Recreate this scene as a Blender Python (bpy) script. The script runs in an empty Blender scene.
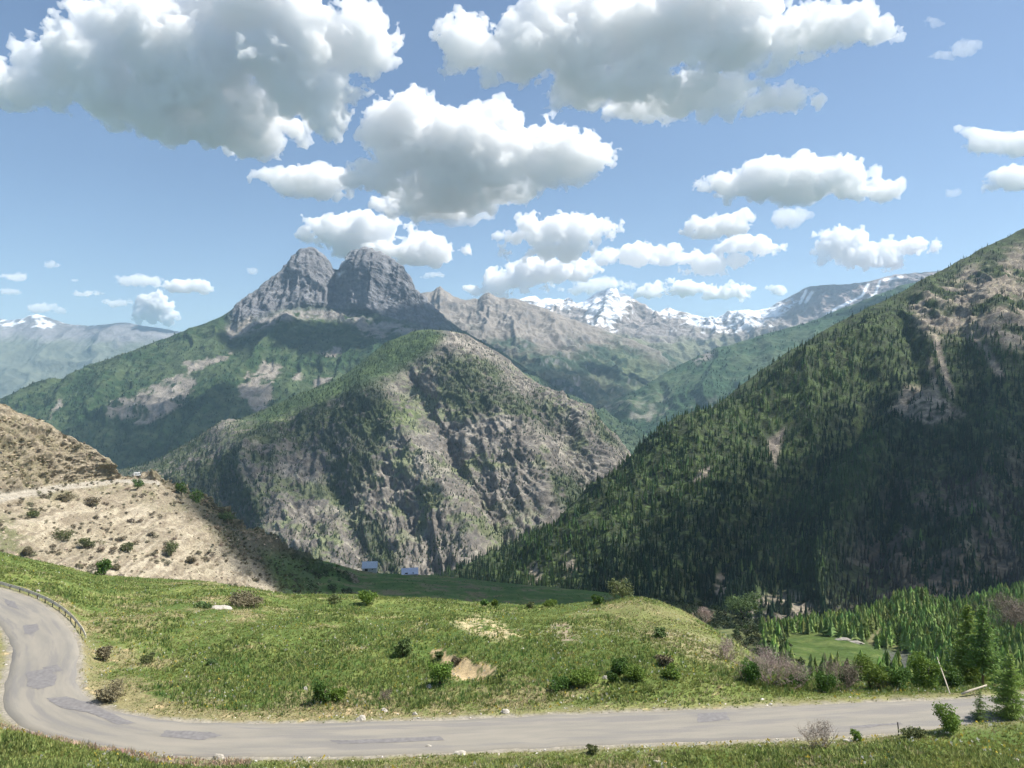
import bpy, math, random
import numpy as np
from mathutils import Vector
S = bpy.context.scene
COL = S.collection
random.seed(7); RG = np.random.default_rng(11)
F = 740.0; CX, CY = 512.0, 384.0
R = math.radians
def P(px, py, Y): return Vector(((px-CX)/F*Y, Y, (CY-py)/F*Y))

# ------------------------------------------------------------------ noise
def _h(ix, iy, iz, seed):
    n = (ix*374761393 + iy*668265263 + iz*1274126177 + seed*974711) & 0xffffffff
    n = ((n ^ (n >> 13))*1274126177) & 0xffffffff
    n = ((n ^ (n >> 16))*2246822519) & 0xffffffff
    return ((n ^ (n >> 15)) & 0xffffff)/16777215.0
def vnoise(x, y, z=None, seed=0):
    x = np.asarray(x, float); y = np.asarray(y, float)
    z = np.zeros_like(x) if z is None else np.asarray(z, float)
    fx, fy, fz = np.floor(x), np.floor(y), np.floor(z)
    ix, iy, iz = fx.astype(np.int64), fy.astype(np.int64), fz.astype(np.int64)
    u, v, w = x-fx, y-fy, z-fz
    u = u*u*u*(u*(u*6-15)+10); v = v*v*v*(v*(v*6-15)+10); w = w*w*w*(w*(w*6-15)+10)
    r = 0
    for a in (0, 1):
        for b in (0, 1):
            for c in (0, 1):
                r = r + _h(ix+a, iy+b, iz+c, seed)*(u if a else 1-u)*(v if b else 1-v)*(w if c else 1-w)
    return r
def fbm(x, y, z=None, seed=0, o=5, g=.5):
    t = 0; a = 1; n = 0; f = 1
    for i in range(o):
        t = t + a*vnoise(x*f, y*f, None if z is None else z*f, seed+i*17); n += a; a *= g; f *= 2.03
    return t/n
def ridged(x, y, z=None, seed=0, o=5, g=.5):
    t = 0; a = 1; n = 0; f = 1
    for i in range(o):
        v = 1-np.abs(2*vnoise(x*f, y*f, None if z is None else z*f, seed+i*17)-1)
        t = t + a*v*v; n += a; a *= g; f *= 2.07
    return t/n
def sstep(a, b, x):
    t = np.clip((x-a)/(b-a), 0, 1); return t*t*(3-2*t)
def mix(a, b, t): return a*(1-t[..., None]) + np.asarray(b)*t[..., None]
def inpoly(px, py, poly, soft=3.0):
    """soft inside mask: signed distance to the polygon's edge"""
    ins = np.zeros(px.shape, bool); d = np.full(px.shape, 1e9)
    n = len(poly)
    for i in range(n):
        x0, y0 = poly[i]; x1, y1 = poly[(i+1) % n]
        c = ((y0 > py) != (y1 > py)); 
        xi = (x1-x0)*(py-y0)/((y1-y0) if y1 != y0 else 1e-9)+x0
        ins ^= c & (px < xi)
        t = np.clip(((px-x0)*(x1-x0)+(py-y0)*(y1-y0))/((x1-x0)**2+(y1-y0)**2+1e-9), 0, 1)
        d = np.minimum(d, np.hypot(px-x0-t*(x1-x0), py-y0-t*(y1-y0)))
    return sstep(-soft, soft, np.where(ins, d, -d))
def linedist(px, py, pts):
    d = np.full(px.shape, 1e9)
    for (x0, y0), (x1, y1) in zip(pts, pts[1:]):
        t = np.clip(((px-x0)*(x1-x0)+(py-y0)*(y1-y0))/((x1-x0)**2+(y1-y0)**2), 0, 1)
        d = np.minimum(d, np.hypot(px-x0-t*(x1-x0), py-y0-t*(y1-y0)))
    return d

# ------------------------------------------------------------------ object helpers
def tag(o, label=None, cat=None, group=None, kind=None):
    if label: o['label'] = label
    if cat: o['category'] = cat
    if group: o['group'] = group
    if kind: o['kind'] = kind
    return o
def mesh_np(name, V, Fc, mat=None, col=None, smooth=True):
    """V (n,3), Fc (m,3|4) arrays -> mesh"""
    me = bpy.data.meshes.new(name)
    V = np.ascontiguousarray(V, np.float32); Fc = np.ascontiguousarray(Fc, np.int32)
    k = Fc.shape[1]; m = len(Fc)
    me.vertices.add(len(V)); me.vertices.foreach_set('co', V.ravel())
    me.loops.add(m*k); me.loops.foreach_set('vertex_index', Fc.ravel())
    me.polygons.add(m); me.polygons.foreach_set('loop_start', np.arange(m, dtype=np.int32)*k)
    me.polygons.foreach_set('loop_total', np.full(m, k, np.int32))
    me.polygons.foreach_set('use_smooth', np.full(m, smooth))
    if col is not None:
        a = me.attributes.new('Col', 'FLOAT_COLOR', 'POINT')
        c = np.ones((len(V), 4), np.float32); c[:, :3] = col
        a.data.foreach_set('color', c.ravel())
    me.update(); me.validate()
    if mat: me.materials.append(mat)
    return me
def link(name, me, parent=None, loc=None, rz=0, sc=1):
    o = bpy.data.objects.new(name, me); COL.objects.link(o)
    if parent: o.parent = parent
    if loc is not None: o.location = loc
    if rz: o.rotation_euler = (0, 0, rz)
    if sc != 1: o.scale = (sc, sc, sc)
    return o
class MB:
    """collects simple shapes into one mesh"""
    def __init__(s): s.v = []; s.f = []; s.n = 0
    def add(s, V, Fs):
        s.v.append(np.asarray(V, float)); s.f += [tuple(int(i)+s.n for i in f) for f in Fs]; s.n += len(V)
    def tube(s, pts, rad, k=6, cap=True):
        pts = [Vector(p) for p in pts]; V = []; Fs = []
        for i, p in enumerate(pts):
            d = (pts[min(i+1, len(pts)-1)]-pts[max(i-1, 0)]).normalized()
            a = d.cross(Vector((0, 0, 1))) if abs(d.z) < .9 else d.cross(Vector((1, 0, 0)))
            a.normalize(); b = d.cross(a)
            r = rad[i] if isinstance(rad, (list, tuple)) else rad
            for j in range(k):
                t = 2*math.pi*j/k; V.append(p+a*r*math.cos(t)+b*r*math.sin(t))
        for i in range(len(pts)-1):
            for j in range(k): Fs.append((i*k+j, i*k+(j+1) % k, (i+1)*k+(j+1) % k, (i+1)*k+j))
        if cap: Fs += [tuple(range(k))[::-1], tuple(range((len(pts)-1)*k, len(pts)*k))]
        s.add(V, Fs)
    def box(s, c, sz, bev=0):
        x, y, z = (q/2 for q in sz); c = Vector(c)
        V = [c+Vector((a*x, b*y, d*z)) for d in (-1, 1) for a, b in ((-1, -1), (1, -1), (1, 1), (-1, 1))]
        s.add(V, [(3, 2, 1, 0), (4, 5, 6, 7), (0, 1, 5, 4), (1, 2, 6, 5), (2, 3, 7, 6), (3, 0, 4, 7)])
    def mesh(s, name, mat, smooth=False, bevel=0):
        me = bpy.data.meshes.new(name)
        me.from_pydata([tuple(q) for q in np.concatenate(s.v)], [], s.f); me.update()
        if smooth: me.polygons.foreach_set('use_smooth', [True]*len(me.polygons))
        me.materials.append(mat)
        if bevel:
            import bmesh
            b = bmesh.new(); b.from_mesh(me)
            bmesh.ops.bevel(b, geom=list(b.edges), offset=bevel, segments=2, affect='EDGES')
            b.to_mesh(me); b.free()
        return me

# ------------------------------------------------------------------ materials
def newmat(name):
    m = bpy.data.materials.new(name); m.use_nodes = True
    n = m.node_tree.nodes; b = n['Principled BSDF']
    return m, n, m.node_tree.links.new, b
def terrain_mat(name, sc, bump, var=.35, rough=.95, sc2=None):
    """albedo from the Col attribute, broken up by two sizes of noise, with bump"""
    m, n, L, b = newmat(name)
    at = n.new('ShaderNodeAttribute'); at.attribute_name = 'Col'
    ge = n.new('ShaderNodeNewGeometry')
    def noise(s, d=6, r=.65):
        x = n.new('ShaderNodeTexNoise'); x.inputs['Scale'].default_value = s; x.inputs['Detail'].default_value = d
        x.inputs['Roughness'].default_value = r; L(ge.outputs['Position'], x.inputs['Vector']); return x
    a, c = noise(sc), noise(sc2 or sc*.22, 4)
    mr = n.new('ShaderNodeMapRange'); L(a.outputs[0], mr.inputs[0]); mr.inputs[1].default_value = .3; mr.inputs[2].default_value = .7
    mr.inputs[3].default_value = 1-var; mr.inputs[4].default_value = 1+var
    mr2 = n.new('ShaderNodeMapRange'); L(c.outputs[0], mr2.inputs[0]); mr2.inputs[1].default_value = .3; mr2.inputs[2].default_value = .7
    mr2.inputs[3].default_value = 1-var*.5; mr2.inputs[4].default_value = 1+var*.5
    mu = n.new('ShaderNodeMath'); mu.operation = 'MULTIPLY'; L(mr.outputs[0], mu.inputs[0]); L(mr2.outputs[0], mu.inputs[1])
    vm = n.new('ShaderNodeVectorMath'); vm.operation = 'SCALE'; L(at.outputs['Color'], vm.inputs[0]); L(mu.outputs[0], vm.inputs['Scale'])
    L(vm.outputs[0], b.inputs['Base Color'])
    b.inputs['Roughness'].default_value = rough; b.inputs['Specular IOR Level'].default_value = .15
    if bump:
        bp = n.new('ShaderNodeBump'); bp.inputs['Distance'].default_value = bump; bp.inputs['Strength'].default_value = 1
        L(a.outputs[0], bp.inputs['Height']); L(bp.outputs[0], b.inputs['Normal'])
    return m
def foliage_mat(name, col=None, var=.3, trans=.25, attr=False, hue=.012):
    """leaves: diffuse with some light let through, each copy a little different"""
    m, n, L, b = newmat(name)
    b.inputs['Roughness'].default_value = .7; b.inputs['Specular IOR Level'].default_value = .2
    if attr:
        src = n.new('ShaderNodeAttribute'); src.attribute_name = 'Col'; c = src.outputs['Color']
    else:
        src = n.new('ShaderNodeRGB'); src.outputs[0].default_value = (*col, 1); c = src.outputs[0]
    oi = n.new('ShaderNodeObjectInfo'); ge = n.new('ShaderNodeNewGeometry')
    nz = n.new('ShaderNodeTexNoise'); nz.inputs['Scale'].default_value = 1.3; nz.inputs['Detail'].default_value = 5
    L(ge.outputs['Position'], nz.inputs['Vector'])
    ad = n.new('ShaderNodeMath'); ad.operation = 'ADD'; L(oi.outputs['Random'], ad.inputs[0]); L(nz.outputs[0], ad.inputs[1])
    mr = n.new('ShaderNodeMapRange'); L(ad.outputs[0], mr.inputs[0]); mr.inputs[1].default_value = .3; mr.inputs[2].default_value = 1.7
    mr.inputs[3].default_value = 1-var; mr.inputs[4].default_value = 1+var
    hs = n.new('ShaderNodeHueSaturation'); L(c, hs.inputs['Color']); L(mr.outputs[0], hs.inputs['Value'])
    hm = n.new('ShaderNodeMapRange'); L(oi.outputs['Random'], hm.inputs[0]); hm.inputs[3].default_value = .5-hue; hm.inputs[4].default_value = .5+hue*.4
    L(hm.outputs[0], hs.inputs['Hue'])
    L(hs.outputs[0], b.inputs['Base Color'])
    if trans:
        t = n.new('ShaderNodeBsdfTranslucent'); L(hs.outputs[0], t.inputs[0])
        mx = n.new('ShaderNodeMixShader'); mx.inputs[0].default_value = trans
        L(b.outputs[0], mx.inputs[1]); L(t.outputs[0], mx.inputs[2]); L(mx.outputs[0], n['Material Output'].inputs['Surface'])
    return m
def plain_mat(name, col, rough=.7, metal=0, var=.25, sc=6, bump=.0):
    m, n, L, b = newmat(name)
    tc = n.new('ShaderNodeTexCoord')
    nz = n.new('ShaderNodeTexNoise'); nz.inputs['Scale'].default_value = sc; nz.inputs['Detail'].default_value = 6; L(tc.outputs['Object'], nz.inputs['Vector'])
    mr = n.new('ShaderNodeMapRange'); L(nz.outputs[0], mr.inputs[0]); mr.inputs[1].default_value = .3; mr.inputs[2].default_value = .7
    mr.inputs[3].default_value = 1-var; mr.inputs[4].default_value = 1+var
    vm = n.new('ShaderNodeVectorMath'); vm.operation = 'SCALE'; vm.inputs[0].default_value = col; L(mr.outputs[0], vm.inputs['Scale'])
    L(vm.outputs[0], b.inputs['Base Color']); b.inputs['Roughness'].default_value = rough; b.inputs['Metallic'].default_value = metal
    if bump:
        bp = n.new('ShaderNodeBump'); bp.inputs['Distance'].default_value = bump; L(nz.outputs[0], bp.inputs['Height']); L(bp.outputs[0], b.inputs['Normal'])
    return m

# ------------------------------------------------------------------ terrain patches
def patch(rows, px0, px1, ncol, nsub, back, smooth=6):
    """rows: bottom to ridge, each [(px, py, Y), ...]; back: [(dY, dz), ...] beyond the ridge. Real heights on a fan-shaped grid."""
    px = np.linspace(px0, px1, ncol)
    zs, ys = [], []
    for r in rows:
        r = np.array(r, float); Y = np.interp(px, r[:, 0], r[:, 2]); py = np.interp(px, r[:, 0], r[:, 1])
        ys.append(Y); zs.append((CY-py)/F*Y)
    nf = len(rows)
    Yr, Zr = [], []
    for i in range(nf-1):
        k = nsub[i] if isinstance(nsub, (list, tuple)) else nsub
        for j in range(k):
            t = j/k; Yr.append(ys[i]*(1-t)+ys[i+1]*t); Zr.append(zs[i]*(1-t)+zs[i+1]*t)
    Yr.append(ys[-1]); Zr.append(zs[-1]); ridge = len(Yr)-1
    Yr = np.array(Yr); Zr = np.array(Zr)
    for _ in range(smooth):     # soften the creases between rows, ridge kept
        Zr[1:-1] = (Zr[:-2]+2*Zr[1:-1]+Zr[2:])/4; Yr[1:-1] = (Yr[:-2]+2*Yr[1:-1]+Yr[2:])/4
    by, bz = [], []
    py_, pz_ = 0, 0
    for dY, dz in back:
        for j in range(1, 9):
            t = j/8; by.append(Yr[ridge]+py_+(dY-py_)*t); bz.append(Zr[ridge]+pz_+(dz-pz_)*t)
        py_, pz_ = dY, dz
    Yr = np.vstack([Yr, by]); Zr = np.vstack([Zr, bz])
    X = (px-CX)/F*Yr
    return dict(X=X, Y=Yr, Z=Zr, ridge=ridge, px=np.tile(px, (Yr.shape[0], 1)))
def normals(p):
    G = np.stack([p['X'], p['Y'], p['Z']], -1)
    a = np.gradient(G, axis=1); b = np.gradient(G, axis=0)
    n = np.cross(a, b); n /= np.linalg.norm(n, axis=-1, keepdims=True)+1e-9
    return n
def proj(p):
    p['ppx'] = CX+F*p['X']/p['Y']; p['ppy'] = CY-F*p['Z']/p['Y']
def displace(p, h):
    n = normals(p)
    for k, i in zip('XYZ', range(3)): p[k] = p[k]+n[..., i]*h
    proj(p)
def fade(p, w=.06, lo=.25):
    """less relief right at the skyline"""
    i = np.arange(p['X'].shape[0])[:, None]; d = np.abs(i-p['ridge'])/p['ridge']
    return np.broadcast_to(lo+(1-lo)*np.clip(d/w, 0, 1), p['X'].shape)
def slope(p): return normals(p)[..., 2]
def build(name, p, mat, col):
    n, m = p['X'].shape
    V = np.stack([p['X'], p['Y'], p['Z']], -1).reshape(-1, 3)
    i = np.arange(n*m).reshape(n, m)
    Fc = np.stack([i[:-1, :-1], i[:-1, 1:], i[1:, 1:], i[1:, :-1]], -1).reshape(-1, 4)
    me = mesh_np(name, V, Fc, mat, np.clip(col, 0, 1).reshape(-1, 3))
    return tag(link(name, me), kind='structure')
def at_patch(p, px, py):
    d = np.hypot(p['ppx']-px, p['ppy']-py)[:p['ridge']+1]
    i = np.unravel_index(np.argmin(d+p['Y'][:p['ridge']+1]*1e-4), d.shape)
    return Vector((p['X'][i], p['Y'][i], p['Z'][i]))
def gullies(p, w, seed, lean=0., stretch=4., o=5):
    """channels running down the slope, wavelength w metres"""
    s = p['X']-lean*p['Z']; d = p['Z']+.5*p['Y']
    wx = (fbm(p['X']/w/2, p['Z']/w/2, p['Y']/w/2, seed+5, 4)-.5)*1.6
    return ridged(s/w+wx, d/(w*stretch)+wx*.4, None, seed, o, .55)
def scatter(p, mask, n, seed, below=0):
    """random spots on a patch, as dense as the mask says (per visible area)"""
    r = np.random.default_rng(seed); k = p['ridge']
    X, Y, Z = (p[q][:k+1] for q in 'XYZ')
    qx, qy = p['ppx'][:k+1], p['ppy'][:k+1]
    area = np.abs((qx[1:, 1:]-qx[:-1, :-1])*(qy[1:, :-1]-qy[:-1, 1:]) - (qx[1:, :-1]-qx[:-1, 1:])*(qy[1:, 1:]-qy[:-1, :-1]))*.5
    vis = (qx[:-1, :-1] > -25) & (qx[:-1, :-1] < 1050) & (qy[:-1, :-1] < 800)
    w = (area+.15)*mask[:k, :-1]*vis; w = w.ravel()/w.sum()
    idx = r.choice(len(w), n, p=w); i, j = np.divmod(idx, X.shape[1]-1)
    u, v = r.random(n), r.random(n)
    g = lambda A: (A[i, j]*(1-u)*(1-v)+A[i, j+1]*u*(1-v)+A[i+1, j]*(1-u)*v+A[i+1, j+1]*u*v)
    return np.stack([g(X), g(Y), g(Z)], 1), i, j
def conifer_tpl(k, tiers, seed, wid=.2):
    """unit-high conifer of ragged tiers"""
    r = np.random.default_rng(seed); V = []; Fs = []
    for t in range(tiers):
        z0 = .1+.8*t/tiers; z1 = min(1, z0+1.35/tiers*(1 if t < tiers-1 else 1)); z1 = 1. if t == tiers-1 else z1
        rad = wid*(1-z0)**.85*(.85+.3*r.random())
        b = len(V); V.append((0, 0, z1))
        for j in range(k):
            a = 2*math.pi*(j+r.random()*.5)/k; q = rad*(.65+.6*r.random() if j % 2 else .35+.25*r.random())
            V.append((q*math.cos(a), q*math.sin(a), z0+(.04 if j % 2 == 0 else -.02)*(1+r.random())))
        for j in range(k): Fs.append((b, b+1+j, b+1+(j+1) % k))
    return np.array(V), np.array(Fs)
def mass(name, tpls, pos, hgt, colr, mat, seed, wsc=1., label=None, kind='stuff', cat=None, tint=None):
    """many small copies of templates in ONE mesh"""
    r = np.random.default_rng(seed); n = len(pos); VV, FF, CC = [], [], []; base = 0
    which = r.integers(0, len(tpls), n)
    for q, (V, Fs) in enumerate(tpls):
        s = np.where(which == q)[0]
        if not len(s): continue
        a = r.random(len(s))*6.283; c, sn = np.cos(a)[:, None], np.sin(a)[:, None]
        h = hgt[s][:, None]; ww = h*wsc*(.8+.4*r.random((len(s), 1)))
        x = (V[:, 0]*c-V[:, 1]*sn)*ww+pos[s, 0:1]; y = (V[:, 0]*sn+V[:, 1]*c)*ww+pos[s, 1:2]; z = V[:, 2]*h+pos[s, 2:3]-h*.03
        VV.append(np.stack([x, y, z], -1).reshape(-1, 3))
        f = Fs[None]+(np.arange(len(s))*len(V))[:, None, None]+base
        FF.append(f.reshape(-1, 3)); base += len(s)*len(V)
        cc = np.repeat(colr[s][:, None], len(V), 1)
        if tint is not None: cc = cc*(1-tint*V[:, 2][None, :, None])+np.array((.34, .33, .16))*tint*V[:, 2][None, :, None]
        CC.append(cc.reshape(-1, 3))
    me = mesh_np(name, np.concatenate(VV), np.concatenate(FF), mat, np.concatenate(CC), smooth=False)
    o = link(name, me); tag(o, label, cat, None, kind); return o
def vary(base, n, seed, v=.3, h=.15):
    r = np.random.default_rng(seed)
    return np.asarray(base)*(1+v*(r.random((n, 1))*2-1))*(1+h*(r.random((n, 3))*2-1))

exec_sections = True
# ================================================================== SETTING
# ---- far left range
ROCKB = np.array((.20, .185, .175)); GREEN = np.array((.055, .085, .03)); DGREEN = np.array((.022, .042, .018)); SNOW = (.85, .87, .9)
def rows_of(*r): return list(r)
p = patch([[(-400, 420, 10500), (300, 420, 10500)], [(-400, 375, 11500), (0, 368, 11500), (300, 380, 11500)],
    [(-400, 300, 13500), (-200, 312, 13000), (-40, 322, 13000), (0, 319, 13000), (10, 321, 13000), (22, 319, 13000), (35, 315, 13000), (45, 316, 13000), (55, 320, 13000), (65, 323, 13000), (80, 325, 13000), (100, 325, 13000), (115, 323, 13000), (130, 324, 13000), (150, 327, 13000), (170, 330, 13000), (190, 334, 13000), (260, 350, 12500)]],
    -400, 260, 420, 70, [(1500, -500), (4000, -1600)])
g = gullies(p, 900, 3, .2)
displace(p, (g-.4)*260*fade(p, .15, .25))
hh = p['Z']; nz = fbm(p['X']/260, p['Z']/160, p['Y']/260, 9, 5)
col = mix(np.broadcast_to(np.array((.13, .14, .10)), p['X'].shape+(3,)), (.20, .19, .19), sstep(600, 850, hh+400*(nz-.5)))
rk_ = ridged(p['X']/180, p['Z']/110, p['Y']/180, 12, 4)
sn = sstep(.5, .56, nz*.6+rk_*.35+.0007*(hh-1080)-.07*np.abs(p['ppx']-40)/60)*sstep(880, 1000, hh)*.9
col = mix(col, SNOW, sn)
build('far_range', p, terrain_mat('far_rock', .004, 60), col)

# ---- snowy peaks
Yp = lambda px: np.interp(px, [480, 640, 780, 1000], [9800, 9600, 9000, 8200])
sk = [(440, 310), (480, 304), (500, 301), (520, 299), (528, 297), (535, 296), (541, 299), (548, 297), (555, 300), (563, 300), (569, 297), (576, 302), (583, 301), (590, 297), (597, 292), (604, 291), (608, 289), (616, 289), (620, 293), (624, 293), (630, 296), (640, 303), (646, 305), (652, 311), (660, 312), (665, 308), (669, 307), (676, 310), (688, 314), (702, 318), (715, 319), (722, 316), (730, 313), (740, 311), (748, 309), (757, 310), (768, 308), (780, 300), (795, 292), (804, 287), (820, 285), (838, 284), (850, 284), (870, 281), (890, 277), (905, 273), (960, 268), (1100, 260)]
p = patch([[(440, 430, 6900), (640, 430, 6900), (1100, 430, 6500)],
           [(440, 385, 7600), (560, 375, 7800), (640, 372, 7900), (700, 378, 7600), (760, 360, 7700), (900, 350, 7200), (1100, 340, 7000)],
           [(440, 345, 8900), (560, 335, 9000), (610, 322, 9100), (650, 335, 8900), (700, 330, 9000), (740, 332, 8500), (800, 312, 8600), (900, 300, 8000), (1100, 290, 7600)],
           [(x, y, float(Yp(x))) for x, y in sk]], 440, 1100, 560, [40, 70, 90], [(1200, -300), (4000, -1200)], 3)
g = gullies(p, 620, 31, .25, 3.); g2 = ridged(p['X']/230, p['Z']/230, p['Y']/230, 35, 5)
displace(p, ((g-.45)*230+(g2-.4)*110)*fade(p, .12, .2))
nz = fbm(p['X']/220, p['Z']/70, p['Y']/220, 39, 5); hh = p['Z']; x_ = p['ppx']; y_ = p['ppy']
col = mix(np.broadcast_to(np.array((.15, .155, .09)), p['X'].shape+(3,)), (.25, .22, .20), sstep(380, 640, hh+500*(nz-.5)))
top = np.interp(x_, [500, 515, 545, 575, 590, 610, 640, 665, 690, 715, 740, 770, 800, 850, 905], [300, 303, 318, 308, 325, 336, 306, 322, 328, 332, 330, 322, 302, 300, 296])
rk_ = ridged(p['X']/120, p['Z']/60, p['Y']/120, 44, 5)
sn = sstep(-1, 4, top-2-y_+24*(nz-.56)-32*(rk_-.40)); sn = sn*sstep(505, 525, x_)*(1-sstep(.72, .45, slope(p))*.4)
sn = np.maximum(sn*(1-sstep(785, 800, x_)), inpoly(x_, y_, [(738, 330), (745, 311), (780, 303), (805, 288), (800, 300), (785, 315), (760, 325)], 3)*sstep(.45, .55, nz*.6+rk_*.4))
for a in [[(806, 291), (800, 303)], [(812, 292), (806, 302)], [(868, 284), (862, 296)], [(880, 281), (876, 292)], [(862, 296), (835, 309), (828, 314)], [(876, 293), (868, 300)], [(884, 280), (902, 277)], [(688, 322), (705, 326), (725, 327), (738, 323)]]:
    sn = np.maximum(sn, sstep(2.2, .7, linedist(x_, y_, a)+1.5*(nz-.5)))
col = mix(col, SNOW, np.clip(sn, 0, 1))
col = mix(col, np.array((.26, .215, .21)), (1-np.clip(sn, 0, 1))*sstep(745, 790, x_)*sstep(330, 305, y_)*.8)
build('snowy_peaks', p, terrain_mat('alpine_rock', .006, 40), col)

# ---- brown ridge right of the twin peaks
sk = [(380, 320), (405, 301), (420, 293), (430, 291), (436, 287), (440, 286), (446, 292), (455, 296), (466, 300), (478, 300), (484, 294), (489, 292), (495, 296), (503, 298), (512, 297), (522, 300), (540, 307), (560, 314), (590, 325), (620, 336), (650, 348), (675, 360), (700, 373), (720, 385), (760, 405)]
p = patch([[(380, 470, 4200), (560, 450, 4300), (640, 470, 4200), (760, 480, 4300)],
           [(380, 380, 5200), (480, 372, 5200), (560, 385, 5000), (620, 412, 4800), (680, 430, 4900), (760, 440, 5200)],
           [(380, 340, 6100), (450, 325, 6200), (520, 333, 6000), (600, 365, 5800), (660, 385, 5700), (760, 415, 5800)],
           [(x, y, 7000-2*abs(x-480)) for x, y in sk]], 380, 760, 420, [60, 60, 60], [(800, -300), (2500, -1200)], 8)
g = gullies(p, 520, 51, -.7, 3.5); g2 = ridged(p['X']/170, p['Z']/170, p['Y']/170, 55, 5)
g3 = ridged(p['X']/60, p['Z']/90, p['Y']/80, 57, 4)
displace(p, ((g-.45)*150+(g2-.4)*75+(g3-.4)*22)*fade(p, .1, .35))
nz = fbm(p['X']/300, p['Z']/160, p['Y']/300, 59, 5); nf = fbm(p['X']/60, p['Z']/60, p['Y']/60, 60, 4); hh = p['Z']; x_ = p['ppx']; y_ = p['ppy']
col = mix(np.broadcast_to(np.array((.04, .065, .04)), p['X'].shape+(3,)), (.085, .095, .058), sstep(.46, .54, nz*.5+nf*.5))
col = mix(col, (.21, .185, .16), sstep(160, 440, hh+600*(nz-.5)+200*(nf-.5)))
col = mix(col, (.20, .19, .185), sstep(.5, .25, slope(p)))
col = mix(col, (.10, .12, .065), inpoly(x_, y_, [(620, 345), (700, 378), (690, 400), (640, 395), (600, 370)], 12)*sstep(.4, .55, nf))
build('brown_ridge', p, terrain_mat('ridge_rock', .012, 18), col)

# ---- green slope in the side valley
sk = [(560, 440), (600, 413), (619, 400), (640, 388), (660, 375), (680, 364), (700, 354), (712, 351), (740, 342), (765, 336), (790, 328), (810, 322), (830, 313), (850, 306), (870, 298), (905, 285), (960, 270), (1100, 230)]
p = patch([[(560, 540, 3300), (700, 560, 3200), (1100, 560, 3200)],
           [(560, 470, 3900), (640, 452, 4000), (720, 430, 4000), (800, 410, 4000), (1100, 380, 4000)],
           [(x, y, 4700+(x-600)*2.2) for x, y in sk]], 560, 1100, 400, [60, 110], [(600, -200), (2500, -1200)], 6)
g = gullies(p, 420, 71, .8, 3.); g2 = ridged(p['X']/130, p['Z']/130, p['Y']/130, 75, 4)
displace(p, ((g-.45)*120+(g2-.4)*28)*fade(p, .12, .3))
nz = fbm(p['X']/260, p['Z']/160, p['Y']/260, 79, 5); nf = fbm(p['X']/45, p['Z']/45, p['Y']/45, 60, 4); x_ = p['ppx']; y_ = p['ppy']
col = mix(np.broadcast_to(np.array((.028, .06, .024)), p['X'].shape+(3,)), (.055, .082, .04), sstep(.49, .56, nz*.6+nf*.4))
col = mix(col, (.2, .185, .15), sstep(.55, .63, nz*.5+nf*.5)*sstep(380, 430, y_))
col = mix(col, (.22, .2, .18), inpoly(x_, y_, [(690, 356), (714, 350), (712, 358), (695, 366)], 3)*sstep(.42, .5, nf))
col = mix(col, (.24, .22, .18), sstep(3, .5, linedist(x_, y_, [(668, 428), (662, 436), (650, 441)])))
build('valley_slope', p, terrain_mat('valley_green', .03, 9), col)
valley = p; valley_mask = sstep(.56, .46, nz*.6+nf*.4)

# ---- the mountain with two rocky peaks
sk = [(-300, 450), (-60, 412), (0, 398), (20, 389), (36, 383), (52, 380), (66, 379), (80, 375), (100, 366), (140, 348), (180, 332), (215, 319), (228, 313), (238, 305), (243, 303), (249, 295), (253, 293.5), (259, 288), (264, 283), (271, 279.5), (275, 277), (280, 273), (284, 267.5), (289, 265), (294, 258.5), (299, 256), (302, 252.5), (307, 251), (312, 250.6), (316, 253.5), (320, 254.5), (325, 260), (330, 262.5), (334, 268), (338, 268), (341, 263), (347, 259.5), (350, 254), (355, 252.5), (360, 254), (364, 251.5), (369, 250.5), (374, 254.5), (381, 255.5), (387, 259), (394, 260), (399, 264.5), (404, 267), (408, 274), (411, 277), (414, 287), (419, 294), (424, 298), (429, 304), (437, 310), (445, 318), (460, 328), (500, 352), (560, 388), (620, 420), (700, 470)]
def Yt(x): return float(np.interp(x, [-300, 60, 200, 300, 335, 370, 440, 560, 700], [3700, 4200, 4600, 5000, 5060, 4960, 4750, 4300, 3900]))
foot = [(-300, 452), (0, 402), (66, 384), (140, 352), (215, 325), (232, 328), (255, 322), (285, 311), (310, 310), (335, 311), (352, 314), (375, 319), (395, 323), (420, 328), (445, 334), (500, 360), (560, 394), (620, 424), (700, 474)]
p = patch([[(-300, 600, 2500), (700, 600, 2500)],
           [(-300, 500, 3100), (100, 490, 3100), (300, 470, 3000), (700, 500, 3100)],
           [(-300, 470, 3500), (0, 430, 3700), (100, 410, 3800), (250, 385, 3900), (350, 375, 3950), (450, 385, 3900), (560, 410, 3900), (700, 484, 3800)],
           [(x, y, Yt(x)-160-(60 if 240 < x < 420 else 0)) for x, y in foot],
           [(x, y, Yt(x)) for x, y in sk]], -300, 700, 760, [20, 60, 90, 90], [(500, -300), (2500, -1500)], 2)
x_ = CX+F*p['X']/p['Y']; y_ = CY-F*p['Z']/p['Y']
footy = np.interp(x_, *np.array(foot).T); cliff = sstep(6, -6, y_-footy)*sstep(222, 240, x_)*sstep(470, 430, x_)
g = gullies(p, 330, 91, .35, 3.5); g2 = ridged(p['X']/110, p['Z']/110, p['Y']/110, 95, 4)
crag = ridged(p['X']/60, p['Z']/600, p['Y']/110, 97, 6, .68)
col_cl = ridged(p['X']/170+.4, p['Z']/900, p['Y']/400, 98, 3, .5)
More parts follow.
